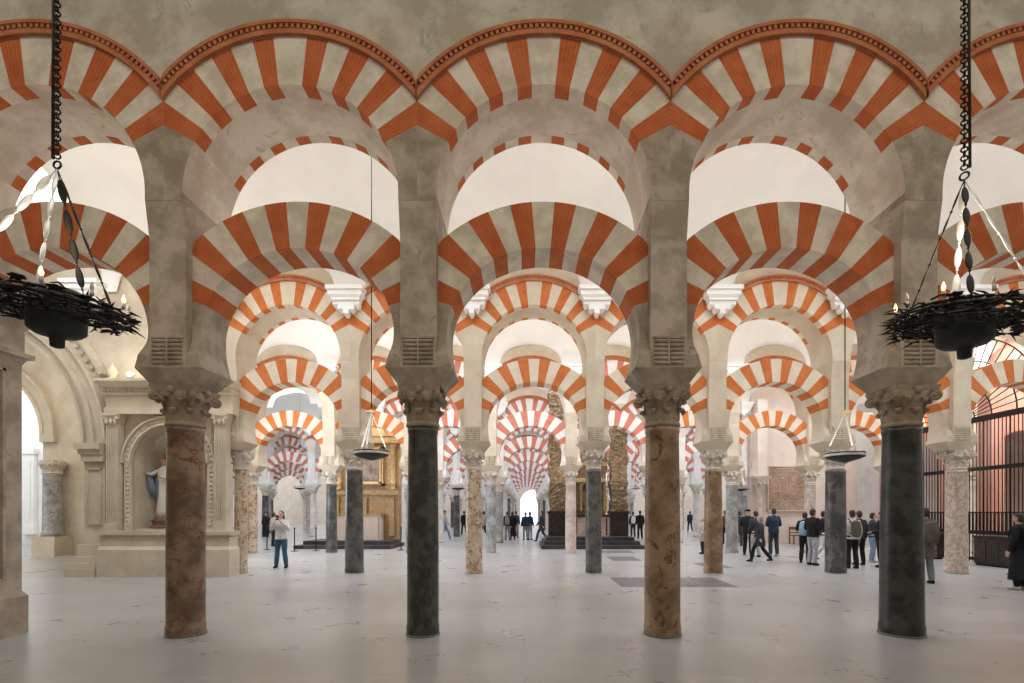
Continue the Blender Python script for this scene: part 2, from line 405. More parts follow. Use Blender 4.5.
# spandrel wall above the upper arches
def spandrel(mb, x, ztop, m=0):
    n = 44
    def zb(u):
        return ZS+sqrt(max(RE*RE-u*u, 0))+.006
    for i in range(n):
        a = -S/2+S*i/n; b = -S/2+S*(i+1)/n
        for y in (YU0, YU1): mb.quad((x+a, y, zb(a)), (x+b, y, zb(b)), (x+b, y, ztop), (x+a, y, ztop), m)
# pier parts
def pillar(mb):
    mb.box(-PH, PH, YP0, YP1, ZI, 5.1)
    mb.frus((-PH, PH, YP0, YP1), (-HS+RI, HS-RI, YU0+.002, YU1), 5.1, ZJ-.002)
def rolls(mb):
    for sx in (-1, 1):
        for i in range(6):
            z = 3.53+i*.055
            x0, x1 = (.015, .19) if sx > 0 else (-.19, -.015)
            mb.tube([(x0, YP0, z), (x1, YP0, z)], .024, 8)
    mb.box(-.012, .012, YP0-.02, YP0, 3.5, 3.84); mb.box(-.205, .205, YP0-.02, YP0, 3.835, 3.86)
def impost(mb):
    mb.frus((-.27, .27, -.22, .27), (-.425, .425, -.30, .40), ZC, ZI-.005); mb.box(-.425, .425, -.30, .40, ZI-.005, ZI)
def bracket(mb):      # stepped white plaster corbel under the vault
    y = YU0-.078
    mb.box(-.47, .47, y-.34, y, 7.24, 7.34); mb.box(-.43, .43, y-.29, y, 7.12, 7.24); mb.box(-.36, .36, y-.24, y, 7.00, 7.12)
    for x, z in ((-.27, 6.9), (0, 6.68), (.27, 6.9), (-.14, 6.79), (.14, 6.79)):
        mb.box(x-.07, x+.07, y-.19, y, z, 7.0); mb.frus((x-.03, x+.03, y-.10, y), (x-.07, x+.07, y-.19, y), z-.07, z)
    mb.frus((-.36, .36, y-.24, y), (-.43, .43, y-.29, y), 7.06, 7.12)
def capital(mb, r0, seed):
    rnd = random.Random(seed); n = 32; z0, z1 = 2.742, ZC-.002
    def fn(r, z, a):
        t = (z-z0)/(z1-z0)
        sq = 1+.16*max(0, t-.3)*abs(cos(2*a+pi/2))**1.5*1.2
        return r*sq
    mb.lathe([(r0*1.02, z0), (r0*1.10, z0+.02), (r0*1.10, z0+.05), (r0*.97, z0+.07), (r0*.98, z0+.2), (r0*1.08, z0+.32), (r0*1.35, z0+.44)], n, fn=fn)
    q = .275     # abacus with hollowed sides
    pts = []
    for k in range(4):
        for i in range(8):
            s_ = -1+2*i/8; d = 1-.12*(1-s_*s_)
            x, y = s_*q, -q*d; a = k*pi/2
            pts.append((x*cos(a)-y*sin(a), x*sin(a)+y*cos(a)))
    m = len(pts); zz = (z1-.075, z1)
    mb.add([(x*(.93 if z == zz[0] else 1), y*(.93 if z == zz[0] else 1), z) for z in zz for x, y in pts],
           [tuple(reversed(range(m))), tuple(range(m, 2*m))]+[(i, (i+1) % m, m+(i+1) % m, m+i) for i in range(m)])
    def leaf(a, zb, zt, rb, rt, w, curl):
        prof = [(rb, zb), (rb+.012, zb+(zt-zb)*.4), (rt, zb+(zt-zb)*.8), (rt+curl*.6, zt), (rt+curl, zt-.02), (rt+curl*.9, zt-.055)]
        ws = [w*.8, w, w*.95, w*.8, w*.55, w*.2]
        vs = []
        for (r, z), ww in zip(prof, ws):
            for sx, dr in ((-1, -.02), (-.4, .008), (0, -.004), (.4, .008), (1, -.02)):
                x = sx*ww; rr = r+dr
                vs.append((rr*cos(a)-x*sin(a), rr*sin(a)+x*cos(a), z))
        k = 5; fs = [(j*k+i, j*k+i+1, (j+1)*k+i+1, (j+1)*k+i) for j in range(5) for i in range(4)]
        b = len(vs); c = [Vector(v) for v in vs]
        vs += [(v[0]*.93, v[1]*.93, v[2]-.012) for v in vs]
        fs += [tuple(reversed([b+i for i in f])) for f in fs]
        rim = [i for i in range(4)]
        mb.add(vs, fs, 0, True)
    for i in range(8): leaf(i*pi/4, z0+.06, z0+.235+rnd.uniform(-.02, .01), r0*.98, r0*1.02, .075, .07+rnd.uniform(-.02, .02))
    for i in range(8): leaf((i+.5)*pi/4, z0+.12, z0+.36+rnd.uniform(-.02, .02), r0*.99, r0*1.14, .07, .075+rnd.uniform(-.02, .02))
    for i in range(4):            # corner volutes
        a = (i+.5)*pi/2; rr = .335+rnd.uniform(-.02, .01)
        c = Vector((rr*cos(a), rr*sin(a), z1-.13))
        R = Matrix.Rotation(a, 3, 'Z') @ Matrix.Rotation(pi/2, 3, 'X')
        mb.torus(c, .045, .026, 12, 6, M=R); mb.ell(c, (.03, .035, .03))
        mb.tube([(r0*cos(a), r0*sin(a), z0+.22), (r0*1.25*cos(a), r0*1.25*sin(a), z0+.36), (rr*cos(a)*.98, rr*sin(a)*.98, z1-.085)], [.03, .03, .035], 6)
    for i in range(4):            # fleurons
        a = i*pi/2; mb.ell((.27*cos(a), .27*sin(a), z1-.06), (.045, .045, .05))
def shaft(mb, rb, rt, tilt=0):
    prof = [(rb*1.0, .012), (rb*1.04, .03), (rb*1.04, .12), (rb, .15)]
    for i in range(1, 9):
        t = i/8; prof.append((rb+(rt-rb)*t+.006*sin(pi*t), .15+(2.74-.24)*t))
    prof += [(rt*1.05, 2.68), (rt*1.05, 2.74)]
    mb.lathe(prof, 28)
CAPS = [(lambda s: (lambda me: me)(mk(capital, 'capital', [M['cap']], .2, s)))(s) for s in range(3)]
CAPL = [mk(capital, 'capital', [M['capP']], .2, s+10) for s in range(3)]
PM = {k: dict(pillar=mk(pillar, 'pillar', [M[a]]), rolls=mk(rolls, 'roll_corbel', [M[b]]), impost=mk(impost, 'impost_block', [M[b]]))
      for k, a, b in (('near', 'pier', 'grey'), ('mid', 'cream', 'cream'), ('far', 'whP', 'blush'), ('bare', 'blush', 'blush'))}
for k in PM:
    mb = MB(); pillar(mb); impost(mb); PM[k]['one'] = mb.mesh('pier', [M[{'near': 'pier', 'mid': 'cream', 'far': 'whP', 'bare': 'blush'}[k]]])
BR = mk(bracket, 'vault_bracket', [M['vault']])
SHAFT = {}
def shaft_mesh(rb, rt, mat):
    k = (rb, rt, mat)
    if k not in SHAFT: SHAFT[k] = mk(shaft, 'shaft', [M[mat]], rb, rt)
    return SHAFT[k]
ORD = ['zeroth', 'first', 'second', 'third', 'fourth', 'fifth', 'sixth', 'seventh', 'eighth', 'ninth', 'tenth', 'eleventh', 'twelfth', 'thirteenth']
ROWN = {1: 'nearest row', 2: 'second row back', 3: 'third row back', 4: 'fourth row back', 5: 'fifth row back', 6: 'sixth row back', 7: 'seventh row back', 8: 'eighth row back', 9: 'ninth row back', 10: 'farthest row'}
def where_col(k):
    if k == 0: return 'first left of the central bay'
    if k == 1: return 'first right of the central bay'
    return f'{ORD[1-k]} left of the central bay' if k < 0 else f'{ORD[k]} right of the central bay'
def where_bay(k):
    if k == 0: return 'over the central bay'
    return f'{ORD[abs(k)]} {"left" if k < 0 else "right"} of the central bay'
COLDEF = {  # row, k: (radius at foot, radius at neck, marble, words)
    (1, -2): None, (1, -1): (.225, .21, 'm_red', 'thick reddish-brown mottled column'), (1, 0): (.208, .19, 'm_dark', 'slim dark green-black column'),
    (1, 1): (.233, .213, 'm_tan', 'tan-brown veined column'), (1, 2): (.25, .215, 'm_black', 'stout black marble column with a chipped base'),
    (2, -2): (.16, .15, 'm_vein', 'cream veined column at the edge of the statue chapel'), (2, -1): (.24, .21, 'm_dgrey', 'dark grey column'), (2, 0): (.225, .2, 'm_vein', 'cream column with rusty brown veins'),
    (2, 1): (.213, .2, 'm_dgrey', 'dark grey-green column'), (2, 2): (.24, .21, 'm_tan', 'tan column with ochre veins'), (2, 3): (.25, .235, 'm_dgrey', 'thick dark grey column'), (2, 4): (.245, .225, 'm_speck', 'speckled rosy-beige column'),
    (3, -3): (.22, .2, 'm_vein', 'beige column'), (3, -2): (.21, .19, 'm_dgrey', 'slim grey column'), (3, 0): (.2, .185, 'm_grey', 'grey-green column'), (3, 1): (.22, .2, 'm_pink', 'pale pinkish column'), (3, 2): (.21, .19, 'm_pink', 'rosy marble column'), (3, 3): (.24, .22, 'm_grey', 'grey column'),
}
POOL = [('m_grey', 'grey column'), ('m_pink', 'pinkish column'), ('m_dgrey', 'dark grey column'), ('m_white', 'pale column')]
def column(row, k):
    d = COLDEF.get((row, k), 0)
    if d is None: return
    if d == 0:
        i = (row*7+k*5) % 4; d = (.21, .19, POOL[i][0], POOL[i][1])
    x, y = colx(k), D*row
    if (row, k) == (2, -2): x += .13; y += .06
    x += {(1, -1): .03, (2, 3): .07, (2, 4): .10, (3, 3): .06}.get((row, k), 0)
    lab = f'{d[3]}, {where_col(k)}, {ROWN[row]}'
    grp = f'marble columns of the {ROWN[row]}'
    if row <= 5:
        t = empty('marble_column', (x, y, 0), (row*3+k) % 4*pi/2, lab, 'column', grp)
        ob('shaft', shaft_mesh(d[0], d[1], d[2]), t)
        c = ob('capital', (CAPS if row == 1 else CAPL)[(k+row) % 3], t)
        s = (1+(d[1]/.19-1)*.45)*(1 if row == 1 else .92); c.scale = (s, s, 1)
        if row <= 3:
            b = MB().lathe([(d[0]*1.07, 0), (d[0]*1.09, .01), (d[0]*1.07, .02), (d[0]*1.03, .025)], 28).build('base_ring', M['slab'] if row == 1 else M['m_grey'], t)
    else:
        key = ('one', d[2])
        if key not in SHAFT:
            mb = MB(); shaft(mb, .2, .18); nshaft = len(mb.f); capital(mb, .19, 3)
            mb.m = [0]*nshaft+[1]*(len(mb.f)-nshaft)
            SHAFT[key] = mb.mesh('marble_column', [M[d[2]], M['capP']])
        o = ob('marble_column', SHAFT[key], None, (x, y, 0)); tag(o, lab, 'column', grp)
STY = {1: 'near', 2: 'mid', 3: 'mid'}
STW = {'near': 'red and grey', 'mid': 'orange-red and cream', 'far': 'pink-red and white', 'bare': 'plain blush'}
def pier(row, k, sty):
    x, y = colx(k), D*row
    lab = f'{"weathered grey" if sty=="near" else "cream" if sty=="mid" else "whitish"} stone pier on the column {where_col(k)}, {ROWN[row]}'
    grp = f'piers above the columns of the {ROWN[row]}'
    if row <= 4:
        t = empty('pier', (x, y, 0), 0, lab, 'pier', grp)
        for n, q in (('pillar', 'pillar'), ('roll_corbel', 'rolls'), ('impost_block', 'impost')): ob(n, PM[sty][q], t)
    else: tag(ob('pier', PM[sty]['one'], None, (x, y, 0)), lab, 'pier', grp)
def low_arch(row, k, sty):
    lab = f'{STW[sty]} striped lower horseshoe arch {where_bay(k)}, {ROWN[row]}' if sty != 'bare' else f'plain blush lower arch {where_bay(k)}, {ROWN[row]}'
    grp = f'lower horseshoe arches of the {ROWN[row]}'
    if row <= 3:
        t = empty('horseshoe_arch', (bayx(k), D*row, 0), 0, lab, 'arch', grp)
        ob('voussoir_ring', ME[sty]['lr'], t); ob('springer', ME[sty]['ls'][0], t); ob('springer', ME[sty]['ls'][1], t)
    else: tag(ob('horseshoe_arch', ME[sty]['l1'], None, (bayx(k), D*row, 0)), lab, 'arch', grp)
def up_arch(row, k, sty):
    lab = f'{STW[sty]} striped upper round arch {where_bay(k)}, {ROWN[row]}' if sty != 'bare' else f'plain blush upper arch {where_bay(k)}, {ROWN[row]}'
    t = empty('round_arch', (bayx(k), D*row, 0), 0, lab, 'arch', f'upper round arches of the {ROWN[row]}')
    ob('voussoir_ring', ME[sty]['ur'], t)
    for q in (0, 1): ob('springer', ME[sty]['us'][q], t)
    ob('brick_molding', ME[sty]['mo'], t)
# vault over each nave: barrel with lunettes over every arch
def vault(row, k0, k1, sp=2.3):
    """nave behind row `row`"""
    mb = MB(); y0 = D*row+YU1; y1 = D*(row+1)+YU0; W = (y1-y0)/2; yc = (y0+y1)/2
    nu, nv = 28, 30
    us = [-S/2+S*i/nu for i in range(nu+1)]
    vs = [-W*cos(pi*j/nv) for j in range(nv+1)]
    vs[0] = -W; vs[-1] = W
    def z(u, v):
        b = 7.34+sp*sqrt(max(0, 1-(v/W)**2))
        if abs(u) < 1.24: b = max(b, 7.42+.78*sqrt(1-(u/1.24)**2))
        return b
    for k in range(k0, k1+1):
        x = bayx(k)
        P = [(x+u, yc+v, z(u, v)) for u in us for v in vs]; w_ = len(vs)
        mb.add(P, [(i*w_+j, (i+1)*w_+j, (i+1)*w_+j+1, i*w_+j+1) for i in range(nu) for j in range(nv)], 0, True)
    o = struct('ceiling', mb, M['vault'])
    bm = bmesh.new(); bm.from_mesh(o.data); bmesh.ops.remove_doubles(bm, verts=bm.verts, dist=.0005)
    bm.to_mesh(o.data); bm.free()
ROWS = {  # row: (first bay, last bay)
    1: (-2, 3), 2: (-2, 4), 3: (-3, 5), 4: (-2, 3), 5: (-6, 6), 6: (-7, 6), 7: (-7, 4), 8: (-5, 4), 9: (-4, 3), 10: (-4, 3)}
for row, (a, b) in ROWS.items():
    wall = MB()
    for k in range(a, b+1):
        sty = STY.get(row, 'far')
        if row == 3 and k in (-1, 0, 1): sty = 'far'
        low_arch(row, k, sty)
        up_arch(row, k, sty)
        spandrel(wall, bayx(k), 10.2 if row == 1 else 9.0)
    wl = struct('wall_arcade', wall, M['wall'] if row == 1 else M['cream'] if row < 4 else M['blush'], (0, D*row, 0))
    for k in range(a, b+2):
        sty = STY.get(row, 'far')
        if row == 4 and k in (1, 2): pier(row, k, sty); continue
        if row == 1 and k == -2: continue
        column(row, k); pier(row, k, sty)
        if row > 1 and row < 8 and (row, k) != (3, 5):
            tag(ob('vault_bracket', BR, None, (colx(k), D*row, 0)), f'white stepped plaster bracket above the pier {where_col(k)}, {ROWN[row]}', 'bracket', f'plaster brackets of the {ROWN[row]}')
for row in range(1, 10):
    a = min(ROWS[row][0], ROWS[row+1][0])-1; b = max(ROWS[row][1], ROWS[row+1][1], 5 if row in (3, 4) else -9)+1
    vault(row, a, b)
for k in (-4, -3):
    tag(ob('vault_bracket', BR, None, (colx(k), D*2-.35, 0)), f'white stepped plaster bracket on the chapel wall, {"beyond the hanging iron lamp" if k==-3 else "far left"}', 'bracket')
# near nave ceiling, end walls
struct('ceiling', MB().box(-16, 18, YB, 6.3, 10.0, 10.2), M['wall'])
struct('wall_back', MB().box(XL, XR, YB-.3, YB, 0, 10.2), M['wall'])
struct('wall_left', MB().box(XL-.3, XL, 13, 86, 0, 10), M['blush'])
struct('wall_left', MB().box(-16.3, -16, YB, 12.4, 0, 10.2), M['cream'])
struct('wall_right', MB().box(XR, XR+.3, YB, 86, 0, 10), M['blush'])
# far end wall with the daylight doorway
mb = MB(); ye = 72.0; xc = 1.2; hw = 1.9; zt = 3.0
mb.box(XL, xc-hw, ye, ye+.6, 0, 9.5); mb.box(xc+hw, XR, ye, ye+.6, 0, 9.5)
n = 20
for i in range(n):
    a0 = pi*i/n; a1 = pi*(i+1)/n
    p = [(xc-hw*cos(a0), zt+hw*sin(a0)), (xc-hw*cos(a1), zt+hw*sin(a1))]
    mb.poly([p[0], p[1], (p[1][0], 9.5), (p[0][0], 9.5)], ye, ye+.6)
struct('wall_far', mb, M['blush'])
# ------------------------------------------------------------------ left: piers, chapel wall, statue niche
def arch_wall(mb, x0, x1, y0, y1, ztop, cx, R, zs, m=0, n=28, zb=0, axis='y'):
    """wall with a round-headed opening"""
    def bx(a, b, c, d): mb.poly([(a, c), (b, c), (b, d), (a, d)], y0, y1, m, axis)
    if x0 < cx-R: bx(x0, cx-R, zb, ztop)
    if x1 > cx+R: bx(cx+R, x1, zb, ztop)
    for i in range(n):
        a0 = pi-pi*i/n; a1 = pi-pi*(i+1)/n
        p = (cx+R*cos(a0), zs+R*sin(a0)); q = (cx+R*cos(a1), zs+R*sin(a1))
        mb.poly([p, q, (q[0], ztop), (p[0], ztop)], y0, y1, m, axis)
def archivolt(mb, cx, zs, r0, r1, y0, y1, m=0, a0=0, a1=180, n=36, axis='y'):
    for i in range(n):
        p, q = radians(a0+(a1-a0)*i/n), radians(a0+(a1-a0)*(i+1)/n)
        mb.poly([(cx+r0*cos(p), zs+r0*sin(p)), (cx+r1*cos(p), zs+r1*sin(p)), (cx+r1*cos(q), zs+r1*sin(q)), (cx+r0*cos(q), zs+r0*sin(q))], y0, y1, m, axis)
# renaissance pilaster pier at the left edge
t = empty('pilaster_pier', (-7.74, 5.7, 0), 0, 'tall pale limestone pilaster pier with molded base and cornice, cut by the left edge', 'pier')
xr = 7.74-6.78
MB().box(-1.0, xr, -1.1, .97, .56, 3.66).build('shaft', M['pier'], t)
mb = MB(); mb.box(-1.06, xr+.06, -1.16, 1.0, 0, .5); mb.frus((-1.06, xr+.06, -1.16, 1.0), (-1.0, xr, -1.1, .97), .5, .57); mb.build('base', M['pier'], t)
mb = MB(); mb.frus((-1, xr, -1.1, .97), (-1.05, xr+.05, -1.15, 1.0), 3.6, 3.68); mb.box(-1.1, xr+.12, -1.2, 1.03, 3.68, 3.74); mb.box(-1.02, xr+.02, -1.12, .99, 3.74, 4.06)
mb.frus((-1.02, xr+.02, -1.12, .99), (-1.2, xr+.18, -1.3, 1.12), 4.06, 4.24); mb.box(-1.2, xr+.2, -1.3, 1.14, 4.24, 4.34); mb.build('cornice', M['pier'], t)
mb = MB()
for a, b in ((-.9, -.86), (.70, .74)): mb.box(xr, xr+.03, a, b, .75, 3.5)
mb.box(xr, xr+.03, -.9, .74, .72, .76); mb.box(xr, xr+.03, -.9, .74, 3.46, 3.5); mb.build('panel_frame', M['pier'], t)
tag(MB().box(-.22, .22, YP0, YP1, 4.345, ZJ-.003).build('pier', M['pier'], None, (colx(-2), D, 0)), 'grey stone pier rising from the pilaster at the far left, nearest row', 'pier')
# chapel wall (with the big arch opening and the niche)
YW = 12.9
mb = MB(); arch_wall(mb, -18.6, -11.0, YW, YW+.4, 9.0, -14.65, 3.2, 3.38)
NX, NR, NZ = -9.2, .97, 2.9
arch_wall(mb, -11.0, -8.18, YW, YW+.4, 9.0, NX, NR, NZ, zb=1.19); mb.box(-11.0, -8.18, YW, YW+.4, 0, 1.19)
struct('wall_chapel', mb, M['cream'])
mb = MB(); nn = 16                      # niche recess
P = []
for j in range(nn+1):
    a = pi*j/nn; P.append((NX-NR*cos(a), YW+.4+.75*sin(a)))
mb.add([(x, y, z) for z in (1.19, NZ) for x, y in P], [(j, j+1, nn+2+j, nn+1+j) for j in range(nn)], 0, True)
V = []
for i in range(9):
    e = pi/2*i/8
    for j in range(nn+1):
        a = pi*j/nn; V.append((NX-NR*cos(a)*cos(e), YW+.4+.75*sin(a)*cos(e), NZ+NR*sin(e)))
mb.add(V, [(i*(nn+1)+j, i*(nn+1)+j+1, (i+1)*(nn+1)+j+1, (i+1)*(nn+1)+j) for i in range(8) for j in range(nn)], 0, True)
mb.add([(x, y, 1.19) for x, y in P], [tuple(range(nn+1))])
struct('wall_niche', mb, M['soffit'])
t = empty('chapel_altarpiece', (-9.1, 12.6, 0), 0, 'carved cream stone altar front framing the statue niche with fluted pilasters', 'altar')
def pt(name, mb, m, par=None): return mb.build(name, m, par or t, (9.1, -12.6, 0))
mb = MB(); mb.box(-10.74, -7.42, 12.4, YW-.03, 0, .68); mb.frus((-10.74, -7.42, 12.4, YW-.03), (-10.72, -7.46, 12.46, YW-.03), .68, .76); mb.box(-10.72, -7.46, 12.5, YW-.03, .76, 1.05); mb.box(-10.74, -7.42, 12.44, YW-.03, 1.05, 1.15)
pt('plinth', mb, M['cream'])
for x0, x1 in ((-10.72, -10.42), (-7.95, -7.65)):
    mb = MB(); mb.box(x0, x1, 12.66, YW-.03, 1.15, 3.85); mb.box(x0-.02, x1+.02, 12.62, YW-.03, 1.15, 1.32)
    for i in range(5): mb.box(x0+.02+i*.056, x0+.047+i*.056, 12.64, 12.66, 1.42, 3.78)
    c = pt('pilaster', mb, M['cream'])
    mb = MB(); mb.frus((x0, x1, 12.66, YW-.03), (x0-.02, x1+.07, 12.56, YW-.03), 3.85, 4.08); mb.box(x0-.02, x1+.08, 12.54, YW-.03, 4.08, 4.13)
    for s_ in (x0+.03, x1+.03): mb.ell((s_, 12.6, 4.02), (.06, .05, .06))
    for i in range(3): mb.ell((x0+.06+i*.11, 12.61, 3.93), (.05, .05, .08))
    pt('capital', mb, M['cream'])
mb = MB(); archivolt(mb, NX, NZ, NR+.01, NR+.06, 12.74, YW-.03); archivolt(mb, NX, NZ, NR+.06, NR+.20, 12.8, YW-.03); archivolt(mb, NX, NZ, NR+.20, NR+.24, 12.72, YW-.03)
for sx in (-1, 1):
    a, b = sorted((NX+sx*(NR+.01), NX+sx*(NR+.20))); mb.box(a, b, 12.8, YW-.03, 1.16, NZ); 
    for i in range(14): mb.ell((NX+sx*(NR+.11), 12.8, 1.3+i*.115), (.045, .03, .04))
for i in range(26):
    a = pi*(i+.5)/26; mb.ell((NX+(NR+.13)*cos(a), 12.8, NZ+(NR+.13)*sin(a)), (.045, .03, .045))
pt('archivolt', mb, M['cream'])
mb = MB(); mb.box(-10.74, -7.45, 12.62, YW-.03, 4.135, 4.30); mb.box(-10.72, -7.48, 12.66, YW-.03, 4.30, 4.62); mb.box(-10.74, -7.45, 12.58, YW-.03, 4.62, 4.68)
for i in range(43): mb.box(-10.72+i*.075, -10.68+i*.075, 12.52, 12.6, 4.70, 4.76)
mb.box(-10.74, -7.47, 12.6, YW-.03, 4.68, 4.78); mb.frus((-10.74, -7.45, 12.55, YW-.03), (-10.75, -7.4, 12.36, YW-.03), 4.78, 4.90); mb.box(-10.755, -7.38, 12.32, YW-.03, 4.90, 4.97)
pt('entablature', mb, M['cream'])
mb = MB(); mb.lathe([(.13, 4.972), (.13, 5.02), (.07, 5.05), (.13, 5.16), (.11, 5.24), (.03, 5.36), (.012, 5.44)], 12, (-10.5, 12.6, 0)); pt('finial', mb, M['cream'])
# big stone arch
t = empty('stone_arch', (-14.65, 12.7, 0), 0, 'large cream molded stone arch left of the statue niche', 'arch')
def pt2(name, mb, m): return mb.build(name, m, t, (14.65, -12.7, 0))
Y3 = YW-.03
mb = MB(); archivolt(mb, -14.65, 3.38, 3.22, 3.29, 12.74, Y3, a1=178); archivolt(mb, -14.65, 3.38, 3.29, 3.46, 12.82, Y3, a1=178); archivolt(mb, -14.65, 3.38, 3.46, 3.57, 12.70, Y3, a1=178)
archivolt(mb, -14.65, 3.38, 3.57, 3.82, 12.8, Y3, a0=0, a1=178); archivolt(mb, -14.65, 3.38, 3.82, 3.89, 12.68, Y3, a0=2, a1=165)
pt2('archivolt', mb, M['cream'])
mb = MB(); archivolt(mb, -14.65, 3.38, 3.83, 4.15, 12.78, Y3, a0=25, a1=155); archivolt(mb, -14.65, 3.38, 4.15, 4.25, 12.64, Y3, a0=25, a1=155)
for i in range(40):
    a = radians(26+128*i/39); mb.ell((-14.65+3.99*cos(a), 12.77, 3.38+3.99*sin(a)), (.06, .05, .06))
pt2('ornament_band', mb, M['cream'])
for sx in (1, -1):
    X = lambda a: -14.65+sx*a
    def bb(mb, a, b, *r): x0, x1 = sorted((X(a), X(b))); mb.box(x0, x1, *r)
    mb = MB(); bb(mb, 3.33, 3.88, 12.6, Y3, 2.92, 3.1); bb(mb, 3.29, 3.88, 12.56, Y3, 3.1, 3.22); bb(mb, 3.24, 3.88, 12.5, Y3, 3.22, 3.375); pt2('impost_cornice', mb, M['cream'])
    mb = MB(); bb(mb, 3.34, 3.88, 12.7, Y3, .8, 2.92); bb(mb, 3.42, 3.45, 12.66, 12.7, 1.35, 2.75); bb(mb, 3.77, 3.80, 12.66, 12.7, 1.35, 2.75); bb(mb, 3.42, 3.80, 12.66, 12.7, 1.31, 1.35); bb(mb, 3.42, 3.80, 12.66, 12.7, 2.72, 2.76); pt2('jamb', mb, M['cream'])
    mb = MB(); bb(mb, 3.12, 3.88, 12.38, Y3, 0, .22); bb(mb, 3.17, 3.88, 12.42, Y3, .22, .34); bb(mb, 3.23, 3.88, 12.48, Y3, .34, .5); bb(mb, 3.3, 3.88, 12.55, Y3, .5, .8); pt2('base', mb, M['cream'])
# passage behind the big arch
mb = MB(); n = 20; y0, y1 = YW+.4, 19.0
mb.box(-11.4, -11.3, y0+.01, y1-.01, 0, 8.9); mb.box(-26, -11.3, y0, y1, 8.9, 9.0)
struct('wall_passage', mb, M['cream'])
mb2 = MB(); arch_wall(mb2, -26, -11.45, 19.0, 19.4, 9.0, -21.0, 2.5, 4.6)
struct('wall_passage', mb2, M['cream'])
mb = MB(); archivolt(mb, -21, 4.6, 2.5, 2.62, 18.85, 18.997); archivolt(mb, -21, 4.6, 2.62, 2.95, 18.9, 18.997); archivolt(mb, -21, 4.6, 2.95, 3.05, 18.82, 18.997)
mb.box(-18.5, -17.95, 18.85, 18.997, 4.3, 4.6)
tag(mb.build('inner_arch', M['cream']), 'pale inner stone arch seen through the big arch at the far left', 'arch')
t = empty('engaged_column', (-17.75, 18.6, 0), 0, 'short grey marble column with leafy capital, inside the big left arch', 'column')
MB().lathe([(.33, .72), (.33, .85), (.30, .9), (.28, 3.0), (.30, 3.05)], 20).build('shaft', M['m_grey'], t)
mb = MB(); capital(mb, .3, 5)
for i, v in enumerate(mb.v): mb.v[i] = (v[0]*.95, v[1]*.95, v[2]-2.74+3.05)
mb.build('capital', M['capP'], t)
MB().box(-.42, .42, -.38, .38, 0, .72).build('pedestal', M['cream'], t)
struct('wall_passage', MB().box(-31, -18, 25.5, 25.9, 0, 9), M['vault'])
for i, x in enumerate((-29.6, -28.2, -26.8, -25.4)):
    mb = MB(); mb.box(x-.28, x+.28, 25.3, 25.497, .9, 4.6); mb.box(x-.34, x+.34, 25.24, 25.497, .5, .9); mb.box(x-.34, x+.34, 25.24, 25.497, 4.6, 4.9); mb.box(x-.12, x+.12, 25.27, 25.3, 1.2, 4.3)
    tag(mb.build('pilaster', M['vault']), f'white wall pilaster beyond the far left arch, {["leftmost","second from left","third from left","rightmost"][i]} of four', 'pilaster')
area('passage_light', (-15.5, 15.5, 8.6), (0, .3, -1), 5, 2, 260, (1, .93, .82))
area('passage_light', (-27, 22.5, 7), (0, .6, -.6), 6, 2, 85, (.96, .98, 1))
# statue of a robed woman
t = empty('statue', (-9.74, 13.36, 1.19), 0, 'painted statue of a robed woman in white with a blue mantle, in the stone niche', 'statue')
def loft(mb, rings, n=20, m=0, fold=0, fn=None):
    vs = []
    for (z, cx, cy, rx, ry) in rings:
        for i in range(n):
            a = 2*pi*i/n; q = 1+fold*sin(a*7+z*2)
            vs.append((cx+rx*q*cos(a), cy+ry*q*sin(a), z))
    fs = [(j*n+i, j*n+(i+1) % n, (j+1)*n+(i+1) % n, (j+1)*n+i) for j in range(len(rings)-1) for i in range(n)]
    fs += [tuple(reversed(range(n))), tuple((len(rings)-1)*n+i for i in range(n))]
    mb.add(vs, fs, m, True); return mb
M['ivory'] = plain('ivory_robe', (.62, .56, .50), .6); M['bluem'] = plain('blue_mantle', (.13, .165, .19), .6); M['skin'] = plain('skin', (.55, .34, .25), .55); M['hair'] = plain('dark_hair', (.035, .022, .015), .7)
MB().lathe([(.30, .002), (.30, .06), (.24, .09), (.26, .16), (.30, .2), (.30, .24)], 20).build('pedestal', M['bench'], t)
mb = loft(MB(), [(.24, 0, 0, .20, .16), (.5, .02, 0, .19, .15), (.8, .03, 0, .17, .14), (1.05, .02, 0, .16, .12), (1.25, 0, 0, .13, .10), (1.45, 0, 0, .17, .11), (1.6, 0, 0, .15, .09), (1.66, 0, 0, .05, .05), (1.7, 0, 0, .045, .045)], fold=.05)
mb.tube([(-.15, 0, 1.55), (-.28, -.1, 1.45), (-.34, -.16, 1.47)], [.06, .05, .035], 8); mb.tube([(.15, 0, 1.55), (.22, -.1, 1.35), (.05, -.18, 1.38)], [.06, .05, .035], 8)
mb.build('robe', M['ivory'], t)
mb = MB(); mb.ell((.02, -.01, 1.79), (.075, .085, .105), n=14, k=10); mb.ell((.02, -.095, 1.785), (.013, .018, .02)); mb.ell((-.38, -.18, 1.49), (.05, .02, .025)); mb.ell((.02, -.2, 1.39), (.05, .025, .03)); mb.build('head', M['skin'], t)
mb = MB(); mb.ell((.02, .025, 1.82), (.09, .09, .10), n=14, k=10); mb.ell((.02, .06, 1.68), (.09, .05, .13)); mb.build('hair', M['hair'], t)
mb = loft(MB(), [(.62, .02, .06, .22, .14), (.8, -.05, .05, .22, .14), (1.0, -.07, .04, .22, .14), (1.2, -.08, .05, .20, .12), (1.42, -.05, .05, .22, .10), (1.6, 0, .04, .16, .08)], fold=.09)
mb.tube([(-.16, .03, 1.58), (-.32, -.05, 1.42), (-.35, -.12, 1.42)], [.07, .10, .05], 8); mb.tube([(-.33, -.08, 1.38), (-.28, -.05, 1.1), (-.22, 0, .85)], [.05, .10, .09], 8)
mb.build('mantle', M['bluem'], t)
